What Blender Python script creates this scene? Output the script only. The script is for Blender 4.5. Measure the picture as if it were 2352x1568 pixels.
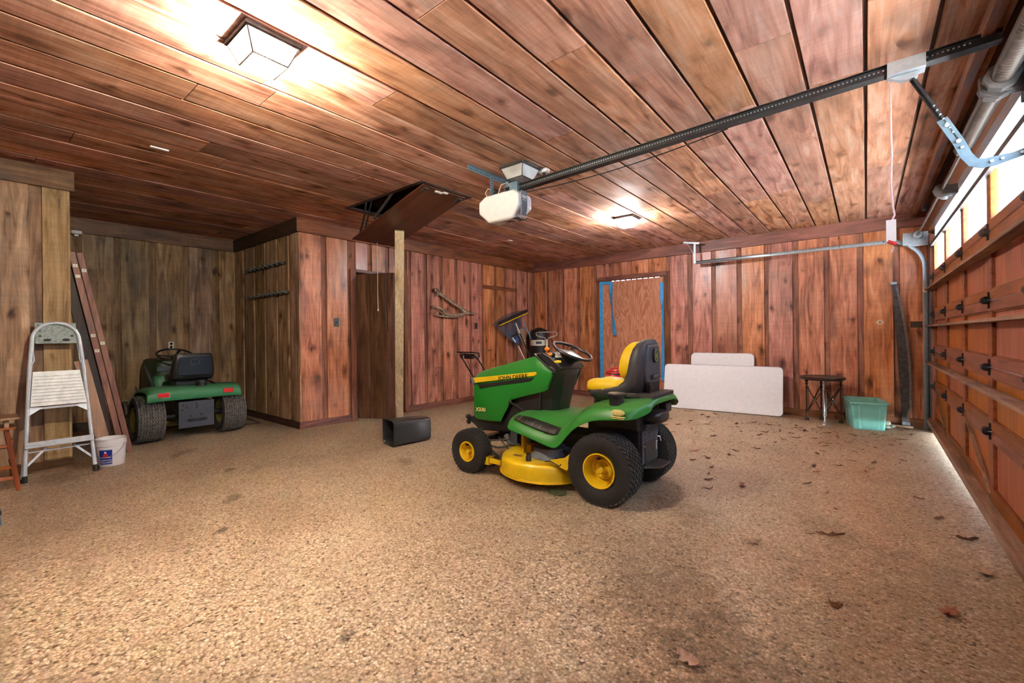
import bpy, bmesh, math, random
from mathutils import Vector, Matrix
sc = bpy.context.scene
for o in list(bpy.data.objects): bpy.data.objects.remove(o)
COL = sc.collection
PI = math.pi
def R(d): return math.radians(d)

# ------------------------------------------------------------------ camera
cd = bpy.data.cameras.new('camera'); cam = bpy.data.objects.new('camera', cd); COL.objects.link(cam)
cd.sensor_width = 36.0; cd.sensor_fit = 'HORIZONTAL'
cd.lens = 36.0*1012.272/2352.0
cd.shift_y = -13.44/2352.0
cd.clip_start = 0.02
cam.matrix_world = Matrix.Translation((0, 0, 1.25)) @ Matrix.Rotation(R(38.8), 4, 'Z') @ Matrix.Rotation(R(90), 4, 'X') @ Matrix.Rotation(R(-0.645), 4, 'Z')
sc.camera = cam

# ------------------------------------------------------------------ world: bright hazy sky
w = bpy.data.worlds.new('sky'); sc.world = w; w.use_nodes = True
bg = w.node_tree.nodes['Background']
bg.inputs[0].default_value = (0.74, 0.90, 1.12, 1); bg.inputs[1].default_value = 7.5

# sun outside: high, along the door, lights the driveway only
sd = bpy.data.lights.new('sun', 'SUN'); sd.energy = 900.0; sd.angle = R(1.0); sd.color = (.92, .98, 1.0)
so = bpy.data.objects.new('sun', sd); COL.objects.link(so)
so.rotation_euler = Vector((0.24, -0.30, -1.0)).to_track_quat('-Z', 'Y').to_euler()

# ------------------------------------------------------------------ exposure
sc.view_settings.view_transform = 'Standard'; sc.view_settings.look = 'None'
sc.view_settings.gamma = 1.0; sc.view_settings.use_curve_mapping = False
sc.view_settings.exposure = 0.85
LAMP_NEAR_W, LAMP_FAR_W = 470.0, 320.0

# ------------------------------------------------------------------ room numbers (metres, from the photograph's perspective)
XL, YB, H, HB, XA, YP, YE, YF = -6.135, 8.434, 2.915, 2.724, -8.413, 2.918, 0.67, -1.43
XG = 0.70
def FZ(x, y): return -0.005*(x+6.135)-0.0083*(y-0.7)
FN = Vector((0.005, 0.0083, 1)).normalized()

# ------------------------------------------------------------------ helpers
class MB:
    def __init__(s): s.v = []; s.f = []
    def add(s, vs, fs):
        b = len(s.v); s.v += [tuple(p) for p in vs]; s.f += [tuple(i+b for i in f) for f in fs]; return s
    def box(s, x0, x1, y0, y1, z0, z1):
        return s.add([(x0,y0,z0),(x1,y0,z0),(x1,y1,z0),(x0,y1,z0),(x0,y0,z1),(x1,y0,z1),(x1,y1,z1),(x0,y1,z1)],
                     [(3,2,1,0),(4,5,6,7),(0,1,5,4),(1,2,6,5),(2,3,7,6),(3,0,4,7)])
    def bar(s, p0, p1, wd, th, up=(0,0,1)):
        # rectangular bar from p0 to p1: wd along (axis x up), th along up
        p0, p1 = Vector(p0), Vector(p1); a = (p1-p0).normalized(); u = Vector(up)
        sd_ = a.cross(u)
        if sd_.length < 1e-5: sd_ = a.cross(Vector((1,0,0)))
        sd_.normalize(); u = sd_.cross(a).normalized()
        vs = []
        for p in (p0, p1):
            for i, j in ((-1,-1),(1,-1),(1,1),(-1,1)): vs.append(p+sd_*(i*wd/2)+u*(j*th/2))
        return s.add(vs, [(3,2,1,0),(4,5,6,7),(0,1,5,4),(1,2,6,5),(2,3,7,6),(3,0,4,7)])
    def tube(s, pts, r, n=8, closed=False):
        pts = [Vector(p) for p in pts]; m = len(pts); rings = []
        rr = r if isinstance(r, (list, tuple)) else [r]*m
        t0 = (pts[1]-pts[0]).normalized()
        nrm = t0.cross(Vector((0,0,1)))
        if nrm.length < 1e-3: nrm = t0.cross(Vector((1,0,0)))
        nrm.normalize()
        for i in range(m):
            if closed: t = (pts[(i+1) % m]-pts[i-1]).normalized()
            else: t = (pts[min(i+1, m-1)]-pts[max(i-1, 0)]).normalized()
            nrm = (nrm-t*nrm.dot(t)).normalized(); bn = t.cross(nrm)
            rings.append([pts[i]+(nrm*math.cos(2*PI*k/n)+bn*math.sin(2*PI*k/n))*rr[i] for k in range(n)])
        return s.rings(rings, closed)
    def rings(s, rings, closed=False, cap=True):
        n = len(rings[0]); vs = [p for r_ in rings for p in r_]; m = len(rings); fs = []
        for i in range(m if closed else m-1):
            a, b = i*n, ((i+1) % m)*n
            for k in range(n): fs.append((a+k, a+(k+1) % n, b+(k+1) % n, b+k))
        if not closed and cap: fs.append(tuple(range(n-1, -1, -1))); fs.append(tuple(range((m-1)*n, m*n)))
        return s.add(vs, fs)
    def sheet(s, rows):
        n = len(rows[0]); vs = [p for r_ in rows for p in r_]; fs = []
        for i in range(len(rows)-1):
            for k in range(n-1): fs.append((i*n+k, i*n+k+1, (i+1)*n+k+1, (i+1)*n+k))
        return s.add(vs, fs)
    def lathe(s, prof, o=(0,0,0), axis='Z', n=24, cap=True, a0=0, a1=2*PI):
        # prof: (r, h)
        o = Vector(o); rings = []
        for r_, h_ in prof:
            ring = []
            for k in range(n):
                a = a0+(a1-a0)*k/n; c, d = math.cos(a)*r_, math.sin(a)*r_
                ring.append(o+(Vector((c, d, h_)) if axis == 'Z' else Vector((d, h_, c)) if axis == 'Y' else Vector((h_, c, d))))
            rings.append(ring)
        return s.rings(rings, False, cap)
    def prism(s, poly, a0, a1, axis='Y', f=None):
        # polygon (u,v) extruded: axis Y -> (u,a,v); X -> (a,u,v); Z -> (u,v,a)
        n = len(poly)
        P = lambda u, v, a: (u, a, v) if axis == 'Y' else (a, u, v) if axis == 'X' else (u, v, a)
        vs = [P(u, v, a0) for u, v in poly]+[P(u, v, a1) for u, v in poly]
        fs = [tuple(range(n)), tuple(range(2*n-1, n-1, -1))]+[(i, n+i, n+(i+1) % n, (i+1) % n) for i in range(n)]
        return s.add(vs, fs)
    def ball(s, c, rx, ry, rz, nu=16, nv=10, e=1.0, f=None):
        sg = lambda t: math.copysign(abs(t)**e, t)
        rings = []
        for i in range(1, nv):
            ph = -PI/2+PI*i/nv
            rings.append([Vector((c[0]+rx*sg(math.cos(ph))*sg(math.cos(2*PI*k/nu)), c[1]+ry*sg(math.cos(ph))*sg(math.sin(2*PI*k/nu)), c[2]+rz*sg(math.sin(ph)))) for k in range(nu)])
        return s.rings(rings)
    def xf(s, M):
        s.v = [tuple(M @ Vector(p)) for p in s.v]; return s
    def map(s, f):
        s.v = [tuple(f(*p)) for p in s.v]; return s
def link(name, me, m, parent=None, loc=(0,0,0)):
    o = bpy.data.objects.new(name, me)
    if m: 
        me.materials.clear(); me.materials.append(m)
    COL.objects.link(o); o.location = loc
    if parent: o.parent = parent
    return o
def build(name, mb, m, parent=None, loc=(0,0,0), smooth=True, bevel=0, seg=2, ang=35, flip=True):
    me = bpy.data.meshes.new(name); me.from_pydata(mb.v, [], mb.f); me.validate()
    bm = bmesh.new(); bm.from_mesh(me)
    if flip: bmesh.ops.recalc_face_normals(bm, faces=bm.faces)
    bm.to_mesh(me); bm.free()
    if smooth:
        me.polygons.foreach_set('use_smooth', [True]*len(me.polygons))
        me.set_sharp_from_angle(angle=R(ang))
    o = link(name, me, m, parent, loc)
    if bevel:
        b = o.modifiers.new('bevel', 'BEVEL'); b.width = bevel; b.segments = seg; b.limit_method = 'ANGLE'; b.angle_limit = R(35)
        b.harden_normals = False
    return o
def solid(o, t, off=0):
    m = o.modifiers.new('solid', 'SOLIDIFY'); m.thickness = t; m.offset = off; return o
def subd(o, n=1):
    m = o.modifiers.new('sub', 'SUBSURF'); m.levels = n; m.render_levels = n; return o
def tag(o, label=None, cat=None, group=None, kind=None):
    if label: o['label'] = label
    if cat: o['category'] = cat
    if group: o['group'] = group
    if kind: o['kind'] = kind
    return o
def thing(name, label, cat, loc=(0,0,0), rz=0, group=None, onfloor=False):
    o = bpy.data.objects.new(name, None); o.empty_display_size = .1; COL.objects.link(o)
    if onfloor:
        q = Vector((0,0,1)).rotation_difference(FN).to_matrix().to_4x4()
        o.matrix_world = Matrix.Translation((loc[0], loc[1], FZ(loc[0], loc[1])+(loc[2] if len(loc) > 2 else 0))) @ q @ Matrix.Rotation(rz, 4, 'Z')
    else:
        o.location = loc; o.rotation_euler = (0, 0, rz)
    return tag(o, label, cat, group)
def structure(name, mb, m, **k): return tag(build(name, mb, m, **k), kind='structure')
def text(name, body, size, m, parent, M, ext=.0015, f=None, sx=1.0, align='CENTER', bold=0.0):
    c = bpy.data.curves.new(name, 'FONT'); c.body = body; c.size = size; c.extrude = ext; c.align_x = align; c.align_y = 'CENTER'; c.resolution_u = 3
    c.offset = bold
    t = bpy.data.objects.new(name+'_tmp', c); COL.objects.link(t)
    bpy.context.view_layer.update()
    me = bpy.data.meshes.new_from_object(t.evaluated_get(bpy.context.evaluated_depsgraph_get()))
    bpy.data.objects.remove(t); bpy.data.curves.remove(c)
    me.name = name
    for v in me.vertices:
        p = Vector((v.co.x*sx, v.co.y, v.co.z))
        v.co = Vector(f(*p)) if f else M @ p
    return link(name, me, m, parent)

# ------------------------------------------------------------------ materials
def newmat(name):
    m = bpy.data.materials.new(name); m.use_nodes = True; nt = m.node_tree
    return m, nt, nt.nodes['Principled BSDF']
def N(nt, t, **k):
    n = nt.nodes.new(t)
    for a, b in k.items(): setattr(n, a, b)
    return n
def ramp(nt, src, stops):
    r = N(nt, 'ShaderNodeValToRGB'); e = r.color_ramp.elements
    while len(e) < len(stops): e.new(0.5)
    for i, (p, c) in enumerate(stops):
        e[i].position = p; e[i].color = (c[0], c[1], c[2], 1) if isinstance(c, (tuple, list)) else (c, c, c, 1)
    nt.links.new(src, r.inputs[0]); return r.outputs[0]
def mixc(nt, fac, a, b, mode='MIX'):
    n = N(nt, 'ShaderNodeMix', data_type='RGBA', blend_type=mode)
    for ix, val in ((0, fac), (6, a), (7, b)):
        sock = n.inputs[ix]
        if hasattr(val, 'links'): nt.links.new(val, sock)
        elif isinstance(val, (int, float)): sock.default_value = val if ix == 0 else (val, val, val, 1)
        else: sock.default_value = (val[0], val[1], val[2], 1)
    return n.outputs[2]
def math_(nt, op, a, b=0.0):
    n = N(nt, 'ShaderNodeMath', operation=op)
    for s_, v_ in ((n.inputs[0], a), (n.inputs[1], b)):
        if hasattr(v_, 'links'): nt.links.new(v_, s_)
        else: s_.default_value = v_
    return n.outputs[0]
def coords(nt, scale, rnd=True, obj=True):
    tc = N(nt, 'ShaderNodeTexCoord'); src = tc.outputs['Object']
    if rnd:
        oi = N(nt, 'ShaderNodeObjectInfo'); mu = N(nt, 'ShaderNodeVectorMath', operation='SCALE')
        cb = N(nt, 'ShaderNodeCombineXYZ')
        for i in range(3): nt.links.new(oi.outputs['Random'], cb.inputs[i])
        nt.links.new(cb.outputs[0], mu.inputs[0]); mu.inputs['Scale'].default_value = 57.0
        ad = N(nt, 'ShaderNodeVectorMath', operation='ADD'); nt.links.new(src, ad.inputs[0]); nt.links.new(mu.outputs[0], ad.inputs[1]); src = ad.outputs[0]
    outs = []
    for s_ in scale:
        mp = N(nt, 'ShaderNodeMapping'); mp.inputs['Scale'].default_value = s_; nt.links.new(src, mp.inputs[0]); outs.append(mp.outputs[0])
    return outs
def noise(nt, vec, sc_=1.0, det=4, dist=0.0, rough=.55):
    n = N(nt, 'ShaderNodeTexNoise'); n.inputs['Scale'].default_value = sc_; n.inputs['Detail'].default_value = det
    n.inputs['Distortion'].default_value = dist; n.inputs['Roughness'].default_value = rough
    if vec is not None: nt.links.new(vec, n.inputs['Vector'])
    return n.outputs['Fac']
def bump(nt, bsdf, hgt, strength=.3, dist=.01):
    b = N(nt, 'ShaderNodeBump'); b.inputs['Strength'].default_value = strength; b.inputs['Distance'].default_value = dist
    nt.links.new(hgt, b.inputs['Height']); nt.links.new(b.outputs[0], bsdf.inputs['Normal'])
def along(ax, a, c):  # mapping scale: a along the grain, c across
    return tuple(a if i == ax else c for i in range(3))
def wood(name, dark, mid, light, ax=2, rough=.5, knots=1.0, vary=.35, saw=.5, spec=.5, sheen_noise=True, patch=.5):
    """rough-sawn stained board: grain, knots with a dark halo, saw marks across the grain, board-to-board variation"""
    m, nt, b = newmat(name)
    g, f, s_, k, p = coords(nt, [along(ax, .8, 7), along(ax, 2.2, 48), along(ax, 34, 1.3), along(ax, 2.3, 4.4), along(ax, .9, 2.2)])
    n1 = noise(nt, g, 1.6, 6, 1.2, .6)
    col = ramp(nt, n1, [(.30, dark), (.48, mid), (.70, light)])
    n2 = noise(nt, f, 1.0, 4, .3)
    col = mixc(nt, .55, col, ramp(nt, n2, [(.3, .55), (.65, 1.12)]), 'MULTIPLY')
    n3 = noise(nt, s_, 1.0, 3, .2)
    col = mixc(nt, saw*.55, col, ramp(nt, n3, [(.34, .62), (.6, 1.08)]), 'MULTIPLY')
    n4 = noise(nt, p, 1.5, 3, .5)
    col = mixc(nt, min(1, patch*1.5), col, ramp(nt, n4, [(.30, .42), (.47, .92), (.65, 1.15)]), 'MULTIPLY')
    # knots: one per cell on the board's own face, dark core and brown halo, some faint
    sp = N(nt, 'ShaderNodeSeparateXYZ'); nt.links.new(k, sp.inputs[0]); cbx = N(nt, 'ShaderNodeCombineXYZ')
    oth = [i for i in range(3) if i != ax]
    nt.links.new(sp.outputs[ax], cbx.inputs[0]); nt.links.new(math_(nt, 'ADD', sp.outputs[oth[0]], sp.outputs[oth[1]]), cbx.inputs[1])
    wn = N(nt, 'ShaderNodeTexNoise'); wn.inputs['Scale'].default_value = 3.0; nt.links.new(cbx.outputs[0], wn.inputs['Vector'])
    sb = N(nt, 'ShaderNodeVectorMath', operation='SCALE'); sb.inputs['Scale'].default_value = .42; nt.links.new(wn.outputs['Color'], sb.inputs[0])
    ds = N(nt, 'ShaderNodeVectorMath', operation='ADD'); nt.links.new(cbx.outputs[0], ds.inputs[0]); nt.links.new(sb.outputs[0], ds.inputs[1])
    vo = N(nt, 'ShaderNodeTexVoronoi', voronoi_dimensions='2D'); vo.inputs['Scale'].default_value = 1.0; nt.links.new(ds.outputs[0], vo.inputs['Vector'])
    if knots:
        sc2 = N(nt, 'ShaderNodeSeparateColor'); nt.links.new(vo.outputs['Color'], sc2.inputs[0])
        kf = math_(nt, 'MULTIPLY', ramp(nt, sc2.outputs[0], [(.40, .0), (.85, .95)]), knots)
        kd = math_(nt, 'DIVIDE', vo.outputs['Distance'], math_(nt, 'ADD', math_(nt, 'MULTIPLY', sc2.outputs[1], 1.1), .45))
        col = mixc(nt, kf, col, ramp(nt, kd, [(.035, (.10,.07,.05)), (.075, (.26,.19,.14)), (.14, (.62,.52,.44)), (.24, (.92,.88,.84)), (.32, 1.0)]), 'MULTIPLY')
    oi = N(nt, 'ShaderNodeObjectInfo')
    hv = N(nt, 'ShaderNodeHueSaturation'); nt.links.new(col, hv.inputs['Color'])
    wv = N(nt, 'ShaderNodeTexWhiteNoise', noise_dimensions='1D'); nt.links.new(oi.outputs['Random'], wv.inputs['W'])
    nt.links.new(math_(nt, 'ADD', math_(nt, 'MULTIPLY', oi.outputs['Random'], vary), 1.0-vary*.5), hv.inputs['Value'])
    nt.links.new(math_(nt, 'ADD', math_(nt, 'MULTIPLY', wv.outputs['Value'], .022), .489), hv.inputs['Hue'])
    nt.links.new(math_(nt, 'ADD', math_(nt, 'MULTIPLY', wv.outputs['Value'], .25), .87), hv.inputs['Saturation'])
    nt.links.new(hv.outputs[0], b.inputs['Base Color'])
    nt.links.new(ramp(nt, n4, [(.3, rough*.85), (.7, min(1, rough*1.25))]), b.inputs['Roughness'])
    b.inputs['Specular IOR Level'].default_value = spec
    bump(nt, b, math_(nt, 'ADD', math_(nt, 'MULTIPLY', n2, .7), math_(nt, 'MULTIPLY', n3, .6)), .35, .004)
    return m
def plain(name, c, rough=.5, metal=0.0, spec=.5, var=.12, nscale=18, bmp=0.0, coat=0.0, dust=None, dustamt=.4, bscale=None):
    m, nt, b = newmat(name)
    v, v2 = coords(nt, [(1,1,1), (1,1,1)], rnd=True)
    n = noise(nt, v, nscale, 5, .2)
    lo = tuple(max(0, x*(1-var*1.6)) for x in c); hi = tuple(min(1, x*(1+var)) for x in c)
    col = ramp(nt, n, [(.3, lo), (.7, hi)])
    if dust:
        ge = N(nt, 'ShaderNodeNewGeometry'); sx = N(nt, 'ShaderNodeSeparateXYZ'); nt.links.new(ge.outputs['Normal'], sx.inputs[0])
        n2 = noise(nt, v2, 2.2, 2, .2)
        up = math_(nt, 'MULTIPLY', math_(nt, 'MAXIMUM', sx.outputs['Z'], 0.0), math_(nt, 'MULTIPLY', n2, dustamt*2))
        col = mixc(nt, up, col, dust)
    nt.links.new(col, b.inputs['Base Color'])
    b.inputs['Metallic'].default_value = metal; b.inputs['Specular IOR Level'].default_value = spec
    if var < .025: b.inputs['Roughness'].default_value = rough
    else: nt.links.new(ramp(nt, n, [(.25, max(.03, rough*.8)), (.75, min(1, rough*1.2))]), b.inputs['Roughness'])
    if coat: b.inputs['Coat Weight'].default_value = coat; b.inputs['Coat Roughness'].default_value = .08
    if bmp: bump(nt, b, noise(nt, v, bscale or nscale*6, 3), bmp, .003)
    return m
def emit(name, c, s_, trans=0.0):
    m, nt, b = newmat(name); nt.nodes.remove(b)
    e = N(nt, 'ShaderNodeEmission'); e.inputs[0].default_value = (*c, 1); e.inputs[1].default_value = s_
    out = nt.nodes['Material Output']; src = e.outputs[0]
    if trans:
        t = N(nt, 'ShaderNodeBsdfTransparent'); mx = N(nt, 'ShaderNodeMixShader'); mx.inputs[0].default_value = 1-trans
        nt.links.new(t.outputs[0], mx.inputs[1]); nt.links.new(e.outputs[0], mx.inputs[2]); src = mx.outputs[0]
    nt.links.new(src, out.inputs[0]); return m
def glass(name, tint=(.95,.97,1), gl=.12, rough=.05, dirt=0.1):
    m, nt, b = newmat(name)
    t = N(nt, 'ShaderNodeBsdfTransparent'); t.inputs[0].default_value = (*tint, 1)
    b.inputs['Base Color'].default_value = (.8,.8,.8,1); b.inputs['Roughness'].default_value = rough
    mx = N(nt, 'ShaderNodeMixShader'); v, = coords(nt, [(1,1,1)])
    nt.links.new(ramp(nt, noise(nt, v, 6, 4), [(.35, gl), (.8, gl+dirt)]), mx.inputs[0])
    nt.links.new(t.outputs[0], mx.inputs[1]); nt.links.new(b.outputs[0], mx.inputs[2])
    nt.links.new(mx.outputs[0], nt.nodes['Material Output'].inputs[0]); return m
RED = ((.20,.060,.030), (.52,.185,.095), (.70,.33,.20))
WARM_LIT = ((.13,.075,.034), (.36,.22,.11), (.56,.40,.235))  # same wood as RED, with the near lamp's yellowish light in its colour
CEI = ((.22,.085,.048), (.57,.275,.175), (.76,.47,.35))
M = {}
M['wall_z'] = wood('red_plank', *RED, ax=2, rough=.34, spec=.55)
M['wall_warm_lit'] = wood('warm_lit_plank', *WARM_LIT, ax=2, rough=.55, spec=.35)
M['backing'] = wood('recessed_plank', (.12,.042,.018), (.30,.105,.046), (.42,.18,.09), ax=2, rough=.6)
M['backing_warm_lit'] = wood('recessed_warm_lit_plank', (.10,.052,.022), (.26,.14,.06), (.40,.25,.13), ax=2, rough=.6)  # recessed boards with that yellowish lamp light in the colour too
M['ceil_y'] = wood('ceiling_plank', *CEI, ax=1, rough=.68, knots=.85, vary=.5, saw=.45, spec=.22)
M['ceil_gap'] = wood('ceiling_groove', (.02,.008,.004), (.05,.018,.008), (.08,.03,.014), ax=1, rough=.8)
M['trim_x'] = wood('trim_board_x', (.075,.022,.010), (.19,.058,.024), (.28,.10,.045), ax=0, rough=.5, knots=.3, vary=.2, saw=.3)
M['trim_y'] = wood('trim_board_y', (.075,.022,.010), (.19,.058,.024), (.28,.10,.045), ax=1, rough=.5, knots=.3, vary=.2, saw=.3)
M['trim_z'] = wood('trim_board_z', (.075,.022,.010), (.19,.058,.024), (.28,.10,.045), ax=2, rough=.5, knots=.3, vary=.2, saw=.3)
M['trim_tan'] = wood('trim_tan', (.07,.03,.013), (.17,.08,.035), (.28,.15,.07), ax=1, rough=.55, knots=.5, vary=.2)
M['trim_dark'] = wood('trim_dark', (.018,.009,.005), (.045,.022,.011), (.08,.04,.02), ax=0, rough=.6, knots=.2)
M['door_frame_wood'] = wood('door_rail_wood', (.11,.028,.010), (.24,.065,.022), (.33,.105,.04), ax=1, rough=.42, knots=0, vary=.15, saw=.15, patch=.25)
M['door_panel_wood'] = wood('door_panel_wood', (.24,.058,.010), (.40,.105,.02), (.50,.15,.035), ax=2, rough=.42, knots=0, vary=.15, saw=.1, patch=.3)
M['strut_wood'] = wood('strut_wood', (.14,.075,.045), (.27,.155,.10), (.38,.24,.165), ax=1, rough=.7, knots=.1, vary=.1, saw=.3)
M['swing_wood'] = wood('swing_door_wood', (.05,.022,.012), (.125,.058,.03), (.20,.105,.06), ax=2, rough=.4, knots=.5, vary=.3)
M['pine'] = wood('new_pine', (.58,.43,.24), (.76,.60,.37), (.84,.70,.48), ax=2, rough=.6, knots=.5, vary=.1, saw=.15, patch=.2)
M['strip_wood'] = wood('red_lumber', (.13,.045,.022), (.24,.10,.05), (.33,.155,.085), ax=2, rough=.5, knots=.15, vary=.2, saw=.15)
M['dark_wood'] = wood('dark_lumber', (.014,.006,.004), (.03,.014,.009), (.05,.025,.016), ax=2, rough=.5, knots=0, vary=.1)
M['board_wood'] = wood('tan_board', (.30,.17,.09), (.42,.25,.14), (.50,.32,.19), ax=2, rough=.6, knots=.1, vary=.1, saw=.1, patch=.2)
M['hatch_wood'] = wood('hatch_panel_wood', (.035,.010,.006), (.085,.022,.012), (.13,.04,.022), ax=0, rough=.35, knots=.1, vary=.1, saw=.1, patch=.4)
M['stool_wood'] = wood('orange_stool_wood', (.20,.05,.018), (.36,.10,.035), (.46,.16,.06), ax=2, rough=.4, knots=.1, vary=.2, saw=.1)
M['galv'] = plain('galvanised_steel', (.36,.42,.46), .42, .6, nscale=30)
M['blue_steel'] = plain('perforated_steel', (.17,.26,.32), .5, .35, nscale=30)
M['alu'] = plain('aluminium', (.66,.74,.79), .42, .3, var=.10, nscale=25)
M['alu_worn'] = plain('worn_aluminium', (.68,.71,.71), .55, .35, var=.22, nscale=14, bmp=.15)
M['plate_grey'] = plain('cast_grey', (.24,.29,.28), .6, .4, var=.35, nscale=60)
M['blk'] = plain('black_plastic', (.013,.013,.0145), .38, var=.02, dust=(.16,.14,.12), dustamt=.09)
M['blk_metal'] = plain('black_steel', (.018,.018,.02), .45, .3)
M['seat_black'] = plain('charcoal_seat_shell', (.036,.038,.042), .5, var=.02, dust=(.20,.18,.16), dustamt=.12)
M['rubber'] = plain('tyre_rubber', (.010,.010,.0105), .7, var=.2, nscale=40)
M['rubber_dusty'] = plain('dusty_tyre_rubber', (.085,.080,.072), .85, var=.35, nscale=30)
M['green'] = plain('green_paint', (.012,.215,.022), .34, var=.0, dust=(.20,.26,.13), dustamt=.2)
M['green_old'] = plain('faded_green_paint', (.03,.20,.075), .5, var=.06, dust=(.14,.22,.13), dustamt=.3)
M['green_dark'] = plain('dark_green_paint', (.020,.055,.022), .5, var=.2)
M['yellow'] = plain('yellow_paint', (.84,.56,.012), .32, coat=.2, var=.08, nscale=9)
M['yellow_seat'] = plain('yellow_vinyl', (.86,.58,.012), .5, var=.02)
M['olive'] = plain('dirty_yellow_rim', (.32,.27,.06), .6, var=.3)
M['white'] = plain('white_plastic', (.86,.85,.85), .45, var=.03)
M['white_met'] = plain('white_steel', (.82,.86,.90), .4, .1, var=.05)
M['grey'] = plain('grey_plastic', (.17,.19,.21), .5)
M['grey_met'] = plain('grey_steel', (.10,.11,.13), .5, .4)
M['blue_black'] = plain('blue_black_vinyl', (.008,.019,.036), .26, var=.02)
M['slate'] = plain('slate_plate', (.055,.065,.085), .55, .2, var=.12)
M['red'] = plain('red_plastic', (.62,.02,.02), .35)
M['red_lens'] = plain('red_lens', (.75,.03,.03), .25)
M['orange'] = plain('orange_plastic', (.85,.27,.02), .4)
M['teal'] = plain('teal_plastic', (.26,.70,.62), .4, var=.05)
M['tape'] = plain('blue_tape', (.045,.34,.72), .55, var=.15)
M['bronze'] = plain('dark_bronze', (.055,.034,.024), .4, .4)
M['brown_met'] = plain('brown_spring_steel', (.050,.034,.025), .55, .3, var=.3, nscale=30)
M['rust'] = plain('rusty_steel', (.060,.052,.048), .6, .35, var=.4, nscale=20)
M['chrome'] = plain('chrome', (.70,.70,.72), .2, .95)
M['cream'] = plain('cream_plastic', (.66,.64,.52), .45, var=.04)
M['bronzeplate'] = plain('green_grey_plate', (.055,.075,.07), .45, .2)
M['brown_plate'] = plain('brown_plate', (.05,.03,.022), .5)
M['string'] = plain('pale_string', (.62,.54,.42), .8)
M['pink_cord'] = plain('pink_white_cord', (.86,.62,.60), .7)
M['straw'] = plain('straw', (.34,.24,.15), .85, var=.35, nscale=60)
M['branch'] = plain('dry_twisted_wood', (.34,.25,.16), .8, var=.4, nscale=25, bmp=.3)
M['leaf'] = plain('dry_leaf', (.16,.075,.035), .75, var=.45, nscale=14)
M['leaf_pale'] = plain('pale_dry_leaf', (.40,.28,.20), .75, var=.3, nscale=14)
M['leaf_red'] = plain('reddish_dry_leaf', (.30,.11,.06), .75, var=.3, nscale=14)
M['grassm'] = plain('grass_clippings', (.06,.085,.03), .9, var=.5, nscale=60)
M['rakeblue'] = plain('rake_blue_plastic', (.05,.11,.22), .4)
M['bluepole'] = plain('light_blue_pole', (.08,.34,.58), .4)
M['deck_label'] = plain('worn_label', (.25,.13,.06), .6, var=.4, nscale=60)
M['navy'] = plain('navy_label', (.012,.035,.30), .5, var=.03)
M['ink'] = plain('ink', (.008,.008,.008), .6, var=0)
M['paleprint'] = plain('pale_print', (.72,.62,.22), .6, var=.05)
M['white_print'] = plain('white_print', (.85,.85,.85), .6, var=.02)
M['greenprint'] = plain('lime_print', (.35,.55,.12), .5, var=.05)
M['pane'] = glass('window_glass')
M['lampglass'] = glass('lamp_glass', (.9,.92,.9), .35, .15, .2)
M['lamp_near'] = emit('lit_glass_warm', (1, .88, .66), 6, .72)
M['lamp_far'] = emit('lit_glass_white', (1, .93, .88), 8, .72)
M['bulb_near'] = emit('bulb_warm', (1, .85, .6), 60)
M['disc'] = plain('pale_wood_plug', (.62,.42,.26), .6)

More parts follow.
